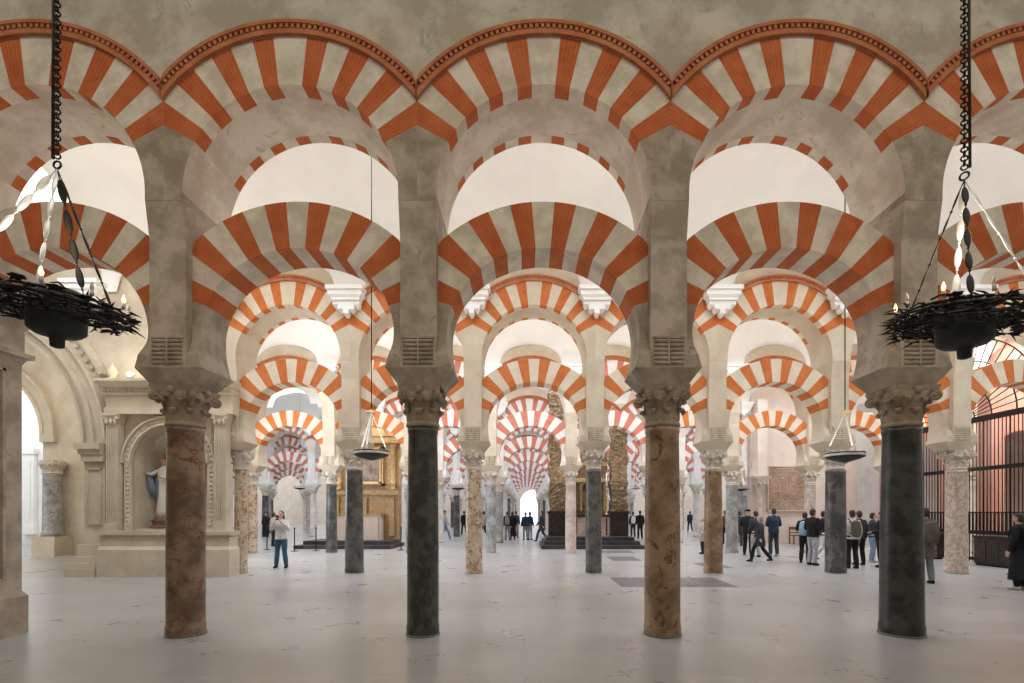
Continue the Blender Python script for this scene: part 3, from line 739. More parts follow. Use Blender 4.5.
mb = MB(); mb.torus((.02, .05, 1.86), .15, .012, 20, 6, M=Matrix.Rotation(pi/2, 3, 'X'))
for i in range(12):
    a = 2*pi*i/12; mb.tube([(.02+.15*cos(a), .05, 1.86+.15*sin(a)), (.02+.2*cos(a), .05, 1.86+.2*sin(a))], [.008, .002], 5)
mb.build('halo', M['brass'], t)
# floodlight on the cornice
t = empty('floodlight', (-9.95, 12.5, 4.972), 0, 'small lit floodlight on the cornice above the statue niche', 'lamp')
MB().box(-.07, .07, -.05, .05, 0, .04).build('base', M['iron'], t)
mb = MB(); mb.ell((0, 0, .11), (.09, .07, .08)); mb.build('lamp_head', M['white'], t); MB().ell((0, -.05, .13), (.06, .05, .055)).build('bulb', M['spot'], t)
l = bpy.data.lights.new('floodlight', 'POINT'); l.energy = 14; l.color = (1, .86, .66); l.shadow_soft_size = .08
o = bpy.data.objects.new('floodlight_glow', l); C.objects.link(o); o.location = (-9.95, 12.35, 5.3)
area('chapel_light', (-9.5, 9.2, 8.6), (-.15, .8, -.6), 6, 1, 60, (1, .9, .76))

# ------------------------------------------------------------------ grave slabs in the floor
for i, (x0, x1, y0, y1, lb) in enumerate([(2.1, 3.12, 10.75, 12.3, 'large dark grave slab in the floor left of the tan nearest column'), (3.4, 4.65, 10.75, 12.3, 'large dark grave slab in the floor right of the tan nearest column'),
        (2.95, 3.95, 16.6, 18.1, 'dark grave slab in the floor before the central altar steps'), (3.0, 4.4, 19.7, 20.9, 'dark grave slab at the foot of the central altar steps'), (5.35, 6.1, 14.4, 15.8, 'small dark grave slab beside the tan second-row column')]):
    mb = MB(); mb.frus((x0, x1, y0, y1), (x0+.01, x1-.01, y0+.01, y1-.01), .001, .006)
    tag(mb.build('grave_slab', M['slab']), lb, 'floor slab', 'dark grave slabs in the pale floor')

# ------------------------------------------------------------------ central altar
t = empty('altar', (2.95, 22.5, 0), 0, 'dark carved wooden altar on black steps between two ornate brown pilasters', 'altar')
def pa(name, mb, m, par=None):
    o = mb.build(name, m, t, (-2.95, -22.5, 0)); return o
for i, (x0, x1, y0) in enumerate(((.72, 5.3, 21.7), (.85, 5.15, 22.15), (1.0, 5.0, 22.6))):
    pa('step', MB().box(x0, x1, y0, 25.2, i*.16+.002, i*.16+.162), M['dstep'])
def carved(x0, x1, y0, y1, z0, z1, amp=.09, seed=0, nx=10, nz=90):
    mb = MB(); vs = []; per = [(x0, y1), (x0, y0)]
    cols = [(x0, y1), (x0, (y0+y1)/2)]+[(x0+(x1-x0)*i/nx, y0) for i in range(nx+1)]+[(x1, (y0+y1)/2), (x1, y1)]
    for j in range(nz+1):
        z = z0+(z1-z0)*j/nz
        wv = 1+.12*sin(z*5.2+seed)+.05*sin(z*13)
        for i, (x, y) in enumerate(cols):
            cx = (x0+x1)/2
            d = noise.noise(Vector((x*6+seed, y*6, z*5)))*amp+noise.noise(Vector((x*14+seed, y*14, z*12)))*amp*.7
            vs.append((cx+(x-cx)*wv+(d*.5 if i not in (0, len(cols)-1) else 0), y-abs(d)*1.3, z))
    w_ = len(cols)
    mb.add(vs, [(j*w_+i, j*w_+i+1, (j+1)*w_+i+1, (j+1)*w_+i) for j in range(nz) for i in range(w_-1)], 0, False)
    mb.add(vs[-w_:], [tuple(range(w_))])
    return mb
for i, (a, b, s_) in enumerate(((1.15, 2.05, 1), (4.15, 4.95, 5))):
    p = empty('ornate_pilaster', ((a+b)/2, 24.0, 0), 0, f'tall brown and gold carved pilaster {"left" if i == 0 else "right"} of the central altar', 'pilaster', 'carved pilasters flanking the altar')
    off = (-(a+b)/2, -24.0, 0)
    MB().box(a, b, 23.7, 24.6, .485, 1.55).build('pedestal', M['wood'], p, off)
    MB().box(a-.06, b+.06, 23.64, 24.65, 1.55, 1.68).build('pedestal_cap', M['wood'], p, off)
    carved(a+.02, b-.02, 23.9, 24.6, 1.68, 7.9 if i == 0 else 6.4, .10, s_).build('carved_shaft', M['carved'], p, off)
pa('retable', MB().box(2.15, 4.05, 24.35, 24.6, 1.5, 4.5), M['carved'])
mb = MB()
for x in (2.3, 2.75, 3.45, 3.9): mb.lathe([(.09, 1.6), (.07, 1.75), (.06, 2.9), (.09, 3.0), (.06, 3.05)], 10, (x, 24.2, 0))
archivolt(mb, 3.1, 2.75, .33, .45, 24.15, 24.349); mb.box(2.15, 4.05, 24.05, 24.349, 3.1, 3.3); mb.box(2.2, 4.0, 24.1, 24.349, 3.9, 4.05)
pa('retable_columns', mb, M['gold'])
mb = MB(); arch_wall(mb, 2.78, 3.42, 24.2, 24.34, 3.05, 3.1, .27, 2.5, zb=1.7); pa('niche_frame', mb, M['wood'])
pa('altar_table', MB().box(2.3, 4.0, 23.5, 24.2, .485, 1.40), M['m_pink']); mb = MB(); mb.box(2.24, 4.06, 23.44, 24.22, 1.40, 1.5); mb.box(2.4, 2.46, 23.47, 23.5, .55, 1.35); mb.box(3.84, 3.9, 23.47, 23.5, .55, 1.35); pa('table_top', mb, M['wood'])
for x, w_ in ((2.95, 'left'), (3.9, 'right')):
    c = empty('candlestick', (x, 23.7, 1.502), 0, f'tall slender pale candlestick on the central altar, {w_} one', 'candlestick', 'candlesticks on the central altar')
    MB().lathe([(.10, 0), (.10, .04), (.03, .08), (.045, .2), (.025, .3), (.04, .5), (.02, .7), (.06, .9), (.06, .93)], 12).build('stem', M['brass'], c)
    MB().lathe([(.03, .93), (.03, 2.0), (.01, 2.02)], 10).build('candle', M['ivory'], c)
# ------------------------------------------------------------------ gilded altar, left
t = empty('gilded_altar', (-7.6, 23.5, 0), 0, 'gilded altarpiece with a dim framed painting, behind the dark column left of centre', 'altar')
def pg(name, mb, m, par=None): return mb.build(name, m, t, (7.6, -23.5, 0))
pg('step', MB().box(-10.2, -5.9, 21.8, 24.2, .002, .16), M['dstep']); pg('step', MB().box(-10.0, -6.1, 22.3, 24.2, .16, .33), M['dstep'])
pg('altar_table', MB().box(-8.9, -6.7, 22.9, 23.7, .33, 1.45), M['blush'])
mb = MB(); mb.box(-8.96, -6.64, 22.86, 23.7, 1.45, 1.55); 
for x in (-8.85, -7.8, -6.8): mb.box(x, x+.05, 22.87, 22.9, .4, 1.4)
pg('table_trim', mb, M['gold'])
pg('predella', MB().box(-9.1, -6.0, 23.5, 24.1, .33, 2.6), M['gold'])
mb = MB()
for x in (-8.9, -7.6, -6.3):
    mb.box(x-.12, x+.12, 23.35, 23.5, .5, 2.3)
mb.box(-9.15, -5.95, 23.3, 23.5, 2.45, 2.65); pg('predella_panel', mb, M['gold'])
pg('back_panel', MB().box(-9.1, -6.0, 23.8, 24.1, 2.6, 6.0), M['gold'])
for x in (-8.85, -6.3):
    mb = MB(); mb.lathe([(.16, 2.65), (.16, 2.75), (.11, 2.8), (.125, 3.3), (.10, 4.6), (.17, 4.85), (.17, 4.9)], 14, (x, 23.6, 0)); 
    for i in range(9): mb.torus((x, 23.6, 2.95+i*.18), .12, .02, 12, 5)
    pg('column', mb, M['gold'])
mb = MB(); mb.box(-9.2, -5.9, 23.3, 23.9, 4.9, 5.2); mb.box(-9.3, -5.8, 23.2, 23.9, 5.2, 5.3); mb.poly([(-8.6, 5.3), (-6.6, 5.3), (-6.9, 5.9), (-7.6, 6.3), (-8.3, 5.9)], 23.5, 23.8); pg('cornice', mb, M['gold'])
mb = MB(); x0, x1, z0, z1 = -8.45, -6.75, 2.9, 4.75
for k_, (q, yy) in enumerate(((0, 23.55), (.08, 23.5))):
    mb.box(x0+q, x0+q+.1, yy, 23.797, z0+q, z1-q); mb.box(x1-q-.1, x1-q, yy, 23.797, z0+q, z1-q); mb.box(x0+q, x1-q, yy, 23.797, z0+q, z0+q+.1); mb.box(x0+q, x1-q, yy, 23.797, z1-q-.1, z1-q)
fr = pg('picture_frame', mb, M['gold'])
M['paint'] = stone('dim_oil_painting', (.10, .075, .06), (.34, .30, .30), 1.6, .5, 0, c3=(.16, .08, .05), thr=.58, rnd=False)
mb = MB().box(-8.25, -6.95, 23.72, 23.79, 3.1, 4.55); o = mb.build('painting', M['paint'], t, (7.6, -23.5, 0))
area('altar_light', (-7.6, 21.6, 6.2), (0, .8, -.7), 2.5, .3, 60, (1, .82, .58))
for i, (px, d, wd) in enumerate(((294.5, 20.6, 'left one by the gilded altar steps'), (316, 20.8, 'right one by the gilded altar steps'), (401, 21.2, 'between the gilded altar and the dark near column'), (1014, 12.9, 'before the iron screen at the right'), (267, 21.4, 'farthest left, behind the woman in jeans'))):
    t = empty('barrier_post', ((px-525)/F*d, d, 0), 0, f'thin black barrier post, {wd}', 'post', 'black barrier posts')
    MB().lathe([(.15, .001), (.15, .015), (.03, .03)], 16).build('base', M['iron'], t); MB().lathe([(.022, .03), (.022, .93), (.035, .94), (.03, .98), (.01, 1.0)], 10).build('pole', M['iron'], t)
# ------------------------------------------------------------------ plain wall right of the centre with relief panel and bench
t = empty('marble_column', (12.15, 25.55, 0), 0, 'pinkish engaged column carrying a plain pier at the left end of the blush wall', 'column')
ob('shaft', shaft_mesh(.2, .18, 'm_pink'), t); ob('capital', CAPL[1], t)
t = empty('pier', (12.15, 25.5, 0), 0, 'plain blush pier above the engaged column at the left end of the blush wall', 'pier')
ob('impost_block', PM['bare']['impost'], t); MB().box(-.25, .25, -.2, .445, ZI+.002, 7.4).build('pillar', M['blush'], t)
mb = MB()
for i in range(8):
    z0 = ZI+.9*i/8; z1 = ZI+.9*(i+1)/8; f = lambda z: .42-.17*sin((z-ZI)/.9*pi/2)
    for sx in (-1,): mb.frus((-f(z0), -.25, -.15, .4), (-f(z1), -.25, -.15, .4), z0+.002, z1+.002)
mb.build('springer', M['blush'], t)
struct('wall_infill', MB().box(11.86, 17.4, 25.95, 26.4, 0, 9), M['blush'])
t = empty('relief_panel', (13.72, 25.88, 1.75), 0, 'large brown weathered relief panel on the blush wall behind the visitors', 'panel')
M['relief'] = stone('weathered_relief', (.28, .19, .13), (.46, .33, .24), 2.2, .85, .3, c3=(.15, .10, .07), thr=.60)
mb = MB(); nx, nz = 40, 44
vs = [(-1.0+2.0*i/nx, -.02-.05*abs(noise.noise(Vector((i*.3, j*.3, 1))))-.02*noise.noise(Vector((i*.9, j*.9, 4))), 2.25*j/nz) for j in range(nz+1) for i in range(nx+1)]
mb.add(vs, [(j*(nx+1)+i, j*(nx+1)+i+1, (j+1)*(nx+1)+i+1, (j+1)*(nx+1)+i) for j in range(nz) for i in range(nx)]); mb.box(-1.0, 1.0, .0, .066, 0, 2.25)
mb.build('carved_slab', M['relief'], t)
mb = MB(); mb.box(-1.06, -1.0, -.06, .066, -.05, 2.3); mb.box(1.0, 1.06, -.06, .066, -.05, 2.3); mb.box(-1.06, 1.06, -.06, .066, 2.25, 2.31); mb.box(-1.06, 1.06, -.06, .066, -.06, 0); mb.build('border', M['blush'], t)
t = empty('bench', (14.35, 25.3, 0), 0, 'brown wooden bench against the blush wall', 'bench')
MB().box(-.75, .75, -.22, .22, .42, .47).build('seat', M['bench'], t)
mb = MB(); mb.box(-.75, .75, .19, .23, .72, .88); mb.box(-.75, .75, .19, .23, .55, .62); mb.build('backrest', M['bench'], t)
for x, y, h in ((-.72, -.2, .42), (.72, -.2, .42), (-.72, .2, .88), (.72, .2, .88)): MB().box(x-.03, x+.03, y-.02, y+.02, .001, h).build('leg', M['bench'], t)

# ------------------------------------------------------------------ right: iron screen and terracotta chapel
GX, GY0, GY1, GC, GZ, GR = 14.62, 13.92, 19.27, 16.61, 4.70, 2.62
mb = MB(); arch_wall(mb, 13.86, 19.34, GX+.12, GX+.5, 9.0, GC, GR+.05, GZ, axis='x')
struct('wall_screen', mb, M['cream'])
t = empty('iron_screen', (GX, GC, 0), 0, 'tall black iron bar screen with fan-shaped top closing the right-hand chapel', 'screen')
def ps(name, mb): return mb.build(name, M['iron'], t, (-GX, -GC, 0))
mb = MB(); n = 42
for i in range(n):
    y = GY0+.12+(GY1-GY0-.24)*i/(n-1); mb.tube([(GX, y, .02), (GX, y, 4.6)], .015 if i % 7 else .026, 6)
ps('bar_panel', mb)
mb = MB()
for i in range(84):
    y = GY0+.08+(GY1-GY0-.16)*i/83; mb.tube([(GX, y, .95), (GX, y, 1.62)], .009, 5)
ps('short_bar_panel', mb)
for z, h in ((4.62, .09), (3.02, .06), (1.62, .02), (.98, .06), (.12, .05)): ps('rail', MB().box(GX-.045, GX+.045, GY0, GY1, z-h, z+h))
for y in (GY0, GY1): ps('post', MB().box(GX-.06, GX+.06, y-.05, y+.05, .001, 4.7))
mb = MB(); nf = 24
for i in range(nf+1):
    a = pi*i/nf; mb.tube([(GX, GC+.5*cos(a), GZ+.5*sin(a)), (GX, GC+(GR-.04)*cos(a), GZ+(GR-.04)*sin(a))], .018, 5)
for R in (.5, 1.1, 1.9, GR-.03):
    mb.tube([(GX, GC+R*cos(pi*i/40), GZ+R*sin(pi*i/40)) for i in range(41)], .022, 5)
ps('fan_top', mb)
t = None
mb = MB()
mb3 = MB(); arch_wall(mb3, 12.6, 16.6, 18.6, 19.0, 9.0, 14.95, 1.1, 4.0, axis='x'); struct('wall_chapel_back', mb3, M['cream']); arch_wall(mb, 16.6, 21.5, 18.6, 19.0, 9.0, 18.6, 1.3, 3.4, axis='x'); arch_wall(mb, 21.5, 26, 18.6, 19, 9.0, 23.6, 1.4, 3.6, axis='x')
struct('wall_terracotta', mb, M['terra'])
struct('wall_chapel_end', MB().box(20.5, 20.8, 12.5, 26, 0, 9), M['blush'])
struct('wall_chapel_side', MB().box(15.2, 20.5, 12.3, 12.5, 0, 9), M['blush'])
for i, (x, y) in enumerate(((16.7, 17.75), (16.9, 21.6), (17.2, 23.4))):
    p = empty('terracotta_pillar', (x, y, 0), 0, f'terracotta coloured pillar behind the iron screen, {["nearest","middle","farthest"][i]} of three', 'pillar', 'terracotta pillars behind the screen')
    MB().box(-.3, .3, -.3, .3, .001, .5).build('base', M['blush'], p); MB().box(-.25, .25, -.25, .25, .5, 6.0).build('shaft', M['terra'], p); MB().frus((-.25, .25, -.25, .25), (-.35, .35, -.35, .35), 6.0, 6.3).build('capital', M['terra'], p)
area('chapel_light', (16.9, 17, 8.2), (0, 0, -1), 2, 5, 600, (1, .96, .92))
for i, (y0, y1, lb) in enumerate(((14.1, 15.35, 'low dark wooden chest before the iron screen, right of the speckled column'), (17.1, 18.6, 'low dark wooden chest before the iron screen, left of the speckled column'))):
    t = empty('chest', (14.2, (y0+y1)/2, 0), 0, lb, 'chest'); h = (y1-y0)/2
    MB().box(-.28, .28, -h, h, .06, .86).build('body', M['wood'], t); MB().box(-.31, .31, -h-.03, h+.03, .86, .91).build('lid', M['wood'], t); MB().box(-.25, .25, -h+.03, h-.03, .001, .06).build('base', M['iron'], t)
    mb = MB()
    for k in range(3): 
        a = -h+.06+k*(2*h-.06)/3; mb.box(-.295, -.28, a, a+(2*h-.2)/3, .15, .78)
    mb.build('panel', M['wood'], t)

# ------------------------------------------------------------------ big thorn-crown iron lamps
def thorn_lamp(loc, rz, tilt, label, ztop):
    t = empty('iron_lamp', loc, rz, label, 'lamp', 'large iron crown lamps in the near nave'); KQ = .86
    rnd = random.Random(int(loc[0]*100)); T = Matrix.Rotation(tilt[0], 3, 'X') @ Matrix.Rotation(tilt[1], 3, 'Y')
    def tr(p): return T @ Vector((p[0]*.86, p[1]*.86, p[2]))
    mb = MB(); mb.lathe([(.02, -.33), (.045, -.32), (.05, -.25), (.07, -.23), (.15, -.22), (.185, -.19), (.19, -.08), (.19, .10), (.18, .12), (.15, .11)], 32)
    mb.ell((-.19, -.06, -.05), (.05, .03, .07)); mb.build('bowl', M['iron2'], t)
    mb = MB()
    for R, z in ((.33, .04), (.40, -.03), (.49, .05), (.57, 0)): mb.torus((0, 0, z), R, .011, 40, 5)
    mb.v = [tuple(tr((v[0], v[1], v[2]))) for v in mb.v]
    for k in range(260):          # woven thorny rods
        a = rnd.uniform(0, 2*pi); r = rnd.uniform(.22, .52); da = rnd.uniform(.15, .45)*rnd.choice((-1, 1)); dr = rnd.uniform(.02, .12); z = rnd.uniform(-.10, .08)
        p = [(r*cos(a), r*sin(a), z), ((r+dr/2)*cos(a+da/2), (r+dr/2)*sin(a+da/2), z+rnd.uniform(-.02, .03)), ((r+dr)*cos(a+da), (r+dr)*sin(a+da), z+rnd.uniform(-.03, .03))]
        mb.tube([tr(q) for q in p], [.009, .008, .004], 5)
    for k in range(170):
        a = rnd.uniform(0, 2*pi); r = rnd.choice((rnd.uniform(.50, .59), rnd.uniform(.3, .58))); L = rnd.uniform(.05, .13)
        d = Vector((cos(a+rnd.uniform(-.5, .5)), sin(a+rnd.uniform(-.5, .5)), rnd.uniform(-.5, .5))).normalized(); p = Vector((r*cos(a), r*sin(a), rnd.uniform(-.10, .08)))
        mb.tube([tr(p), tr(p+d*L)], [.010, .001], 5)
    mb.build('woven_ring', M['iron'], t)
    for k in range(30):
        mb = MB(); a = 2*pi*k/15+rnd.uniform(-.1, .1); r = rnd.uniform(.40, .60); z = rnd.uniform(-.10, .08)
        c = tr((r*cos(a), r*sin(a), z)); mb.ell(c, (.032, .032, .025), n=7, k=5)
        for q in range(5):
            b = 2*pi*q/5+a; mb.ell(c+Vector((.035*cos(b), .035*sin(b), .004)), (.022, .022, .008), n=6, k=4)
        mb.build('iron_flower', M['iron'], t)
    for k in range(10):
        a = 2*pi*k/10+.25; c = tr((.53*cos(a), .53*sin(a), .07))
        MB().lathe([(.014, 0), (.014, .045)], 8, c).build('candle_cup', M['ivory'], t)
        b = MB().lathe([(.006, .045), (.014, .06), (.015, .075), (.008, .10), (.001, .118)], 8, c).build('bulb', M['bulb'] if k % 2 == 0 else M['glassb'], t)
    H = Vector((0, 0, 1.12))
    for k, (ax, ay, mm) in enumerate(((-.50, -.42, 'steel'), (.18, -.38, 'steel'), (.40, .15, 'iron'), (-.15, .50, 'iron'))):
        e = tr((ax, ay, .04)); mb = MB(); mb.tube([H, e], .0045, 5)
        dr = (e-H); L = dr.length; u = dr.normalized(); n_ = 5
        R = Vector((0, 0, 1)).rotation_difference(u).to_matrix()
        for q in range(n_):
            c = H+u*(L*(q+.75)/(n_+.3)); mb.ell(c, (.027, .008, L/n_*.38), n=8, k=8, M=R @ Matrix.Rotation(k, 3, 'Z')); mb.ell(c+u*(L/n_*.42), (.011, .011, .011), n=6, k=4)
        mb.build('hanger', M[mm], t)
    mb = MB(); mb.torus((0, 0, 1.15), .03, .008, 12, 6, M=Matrix.Rotation(pi/2, 3, 'X')); z = 1.22; i = 0
    while z < ztop-loc[2]:
        mb.torus((0, 0, z), .022, .0065, 10, 5, M=Matrix.Rotation(pi/2*(i % 2)+.4, 3, 'Z') @ Matrix.Rotation(pi/2, 3, 'X')); z += .036; i += 1
    mb.build('chain', M['iron'], t); MB().tube([(-.035, 0, 1.2), (-.03, 0, 2.2), (-.034, 0, ztop-loc[2])], .011, 6).build('cable', M['iron'], t)
    MB().lathe([(.08, ztop-loc[2]-.04), (.05, ztop-loc[2]-.1), (.02, ztop-loc[2]-.12)], 16).build('ceiling_rose', M['iron'], t)
    return t
M['iron2'] = stone('cast_iron_bowl', (.020, .024, .022), (.035, .040, .036), 12, .6, .2)
M['glassb'] = plain('unlit_bulb', (.75, .70, .62), .15)
thorn_lamp((-3.78, 4.0, 3.28), .0, (.06, .10), 'large black thorny crown lamp hanging at the left before the arches', 10.0)
thorn_lamp((3.55, 4.0, 3.19), 2.2, (-.02, -.12), 'large black thorny crown lamp hanging at the right before the arches', 10.0)
# ------------------------------------------------------------------ small dish lamps
def dish_lamp(loc, label, zt, s=1, full=True):
    t = empty('dish_lamp', loc, 0, label, 'lamp', 'shallow dish lamps hanging in the far naves')
    mb = MB(); mb.lathe([(.02, -.11), (.10, -.09), (.24, -.05), (.33, -.01), (.34, 0)], 28); mb.build('dish', M['iron2'], t)
    MB().lathe([(.34, .008), (.342, .055), (.325, .055), (.32, .008)], 28).build('glass_band', M['glass'], t)
    mb = MB(); mb.torus((0, 0, .068), .335, .012, 32, 6); mb.torus((0, 0, 0), .335, .008, 32, 6)
    mb.build('rim', M['iron'], t)
    mb = MB()
    for k in range(8): mb.lathe([(.014, .05), (.016, .10), (.01, .12)], 6, (.30*cos(k*pi/4), .30*sin(k*pi/4), 0))
    mb.build('candles', M['ivory'], t)
    for k in range(3):
        a = 2*pi*k/3+.5; mb = MB(); e = Vector((.33*cos(a), .33*sin(a), .05)); h = Vector((0, 0, .86)); n_ = 24
        for q in range(n_):
            c = e.lerp(h, (q+.5)/n_); R = Vector((0, 0, 1)).rotation_difference((h-e).normalized()).to_matrix()
            mb.torus(c, .015, .005, 8, 4, M=R @ Matrix.Rotation(pi/2*(q % 2), 3, 'Z') @ Matrix.Rotation(pi/2, 3, 'X'))
        mb.build('chain', M['steel'], t)
    MB().lathe([(.005, .93), (.09, .88), (.10, .865), (.01, .86)], 14).build('hub_cap', M['brass'], t)
    MB().tube([(0, 0, .9), (0, 0, zt-loc[2])], .011, 6).build('rod', M['iron'], t)
def DL(px, y, d, label, zt=9.60): dish_lamp(((px-525)/F*d, d, CH+(512.3-y)/F*d), label, zt)
DL(371.5, 455, 9.95, 'dark dish lamp on steel chains left of the centre, before the gilded altar')
DL(845, 457, 9.7, 'dark dish lamp on steel chains near the black column at the right')
DL(458, 488, 23.1, 'small dish lamp just left of the veined second-row column')
DL(300, 488, 29.7, 'small dish lamp above the woman in jeans'); DL(636, 488, 29.7, 'small dish lamp right of the central altar')
DL(741, 489, 23.1, 'small dish lamp behind the rosy column, right of centre'); DL(414, 480, 29.7, 'small dish lamp half hidden by the dark green near column')
DL(497, 492, 36.3, 'tiny dish lamp in the central far naves'); DL(745, 503, 36.3, 'tiny far dish lamp right of centre')
# ------------------------------------------------------------------ visitors
def evald(o):
    dg = bpy.context.evaluated_depsgraph_get(); dg.update()
    me = bpy.data.meshes.new_from_object(o.evaluated_get(dg)); return me
def fuse(mb, name, vox, smooth=4, fac=.5):
    """one continuous surface out of overlapping limb volumes"""
    me = mb.mesh(name, [None]) if False else mb.mesh(name, [M['skin']])
    o = bpy.data.objects.new('tmp', me); C.objects.link(o)
    r = o.modifiers.new('r', 'REMESH'); r.mode = 'VOXEL'; r.voxel_size = vox; r.use_smooth_shade = True
    if smooth: s_ = o.modifiers.new('s', 'SMOOTH'); s_.iterations = smooth; s_.factor = fac
    e = evald(o); e.name = name; bpy.data.objects.remove(o)
    for p in e.polygons: p.use_smooth = True
    return e
V = Vector
POSES = {
 'stand': dict(arm=[((.225, .03, 1.13), (.235, -.06, .88)), ((-.225, .03, 1.13), (-.235, -.05, .88))], leg=[((.10, -.02, .48), (.11, .02, .085)), ((-.10, -.01, .48), (-.12, .03, .085))]),
 'walk': dict(arm=[((.22, .12, 1.15), (.23, .10, .90)), ((-.22, -.05, 1.13), (-.22, -.24, .95))], leg=[((.10, -.20, .50), (.10, -.28, .10)), ((-.09, .08, .49), (-.10, .36, .14))]),
 'photo': dict(arm=[((.24, -.10, 1.17), (.07, -.27, 1.42)), ((-.24, -.10, 1.17), (-.07, -.27, 1.42))], leg=[((.11, -.02, .48), (.15, .0, .085)), ((-.11, .02, .48), (-.15, .04, .085))]),
 'front': dict(arm=[((.24, .0, 1.13), (.08, -.22, 1.10)), ((-.24, .0, 1.13), (-.08, -.22, 1.08))], leg=[((.10, -.03, .48), (.12, .02, .085)), ((-.10, .02, .48), (-.10, .06, .085))]),
}
def limb(mb, a, b, ra, rb, n=10):
    a, b = V(a), V(b); mb.tube([a.lerp(b, i/4) for i in range(5)], [ra+(rb-ra)*i/4+.006*sin(pi*i/4) for i in range(5)], n)
    mb.ell(a, (ra,)*3, n=n, k=6); mb.ell(b, (rb,)*3, n=n, k=6)
def build_pose(name):
    P = POSES[name]; mb = MB()
    loft(mb, [(.80, 0, .01, .13, .10), (.90, 0, .015, .165, .115), (1.02, 0, 0, .145, .10), (1.15, 0, 0, .15, .10), (1.28, 0, .005, .175, .11), (1.38, 0, .01, .165, .09), (1.43, 0, .01, .10, .07)])
    mb.m = []; b2 = MB(); mb = b2
    loft(mb, [(.80, 0, .01, .13, .10), (.90, 0, .015, .165, .115), (1.02, 0, 0, .145, .10), (1.15, 0, 0, .15, .10), (1.28, 0, .005, .175, .11), (1.38, 0, .01, .165, .09), (1.43, 0, .01, .10, .07)])
    mb.tube([(0, .015, 1.38), (0, .0, 1.46), (0, -.01, 1.54)], [.062, .055, .055], 12)
    mb.ell((0, -.01, 1.605), (.073, .088, .108), n=18, k=12); mb.ell((0, -.03, 1.555), (.055, .065, .058), n=14, k=8)
    mb.tube([(0, -.09, 1.625), (0, -.108, 1.59), (0, -.092, 1.583)], [.008, .015, .011], 6)
    for s in (1, -1): mb.ell((s*.074, .0, 1.6), (.012, .022, .03), n=8, k=6)
    for s, (el, wr), (kn, an) in zip((1, -1), P['arm'], P['leg']):
        limb(mb, (s*.165, .01, 1.375), el, .050, .038); limb(mb, el, wr, .038, .026)
        el_, w_ = V(el), V(wr); d = (w_-el_).normalized(); up = V((s, 0, 0)) if abs(d.z) > .6 else V((0, 0, 1)); side = d.cross(up).normalized()
        palm = w_+d*.05; thick = side.cross(d).normalized()
        mb.ell(palm, (.036, .017, .05), n=8, k=6, M=Matrix((side, thick, d)).transposed())
        for i, (o_, L) in enumerate(((-.03, .062), (-.010, .074), (.011, .070), (.030, .055))):
            q = w_+d*.085+side*o_; mb.tube([q, q+d*L*.5+thick*.004, q+d*L+side*o_*.15-thick*.012*s], [.0095, .009, .0075], 6)
        q = w_+d*.03+side*.032; mb.tube([q, q+side*.022+d*.025, q+side*.03+d*.055], [.011, .0105, .008], 6)
        limb(mb, (s*.085, .01, .87), kn, .085, .056); limb(mb, kn, an, .055, .036)
        an_ = V(an); mb.tube([an_+V((0, .03, -.04)), an_+V((0, -.06, -.05)), an_+V((s*.01, -.15, -.06))], [.035, .034, .024], 8)
    body = fuse(mb, 'body', .0085, 2)
    out = dict(body=body)
    # jackets: short and long
    def top(long_, puff, skirt=False):
        mb = MB(); e = puff
        r = [(1.02, 0, 0, .15+e, .115+e), (1.15, 0, 0, .158+e, .115+e), (1.28, 0, .005, .182+e, .12+e), (1.38, 0, .01, .172+e*.7, .098+e*.6), (1.445, 0, .01, .10, .078), (1.47, 0, .01, .07, .066)]
        lo_ = {0: [(.86, 0, .01, .17+e, .125+e)], 1: [(.60, 0, .02, .20+e, .155+e), (.80, 0, .015, .18+e, .14+e)], 2: [(.22, 0, .03, .25+e, .2+e), (.5, 0, .025, .22+e, .17+e), (.8, 0, .015, .18+e, .135+e)]}[long_]
        loft(mb, lo_+r, 24)
        for s, (el, wr) in zip((1, -1), P['arm']):
            w2 = V(el).lerp(V(wr), .97); limb(mb, (s*.165, .01, 1.372), el, .062+e*.7, .052+e*.6); limb(mb, el, w2, .052+e*.6, .038+e*.4)
        return fuse(mb, 'jacket', .013, 3)
    out['jacket'] = top(0, .008); out['puffer'] = top(0, .028); out['coat'] = top(1, .018); out['robe'] = top(2, .01)
    mb = MB(); loft(mb, [(.80, 0, .01, .14, .11), (.88, 0, .012, .172, .128), (.97, 0, .01, .165, .118), (1.02, 0, 0, .152, .108)], 24)
    for s, (kn, an) in zip((1, -1), P['leg']):
        a2 = V(kn).lerp(V(an), .93); limb(mb, (s*.085, .01, .865), kn, .094, .068); limb(mb, kn, a2, .068, .062)
    out['trousers'] = fuse(mb, 'trousers', .013, 3)
    mb = MB()
    for s, (kn, an) in zip((1, -1), P['leg']):
        a = V(an); z = a.z-.085
        mb.tube([a+V((0, .055, -.045)), a+V((0, 0, -.035)), a+V((s*.008, -.09, -.05)), a+V((s*.012, -.17, -.062))], [.042, .046, .042, .026], 10)
    out['shoes'] = fuse(mb, 'shoes', .009, 2)
    for f in list(out.values()):
        pass
    return out
PB = {k: build_pose(k) for k in POSES}
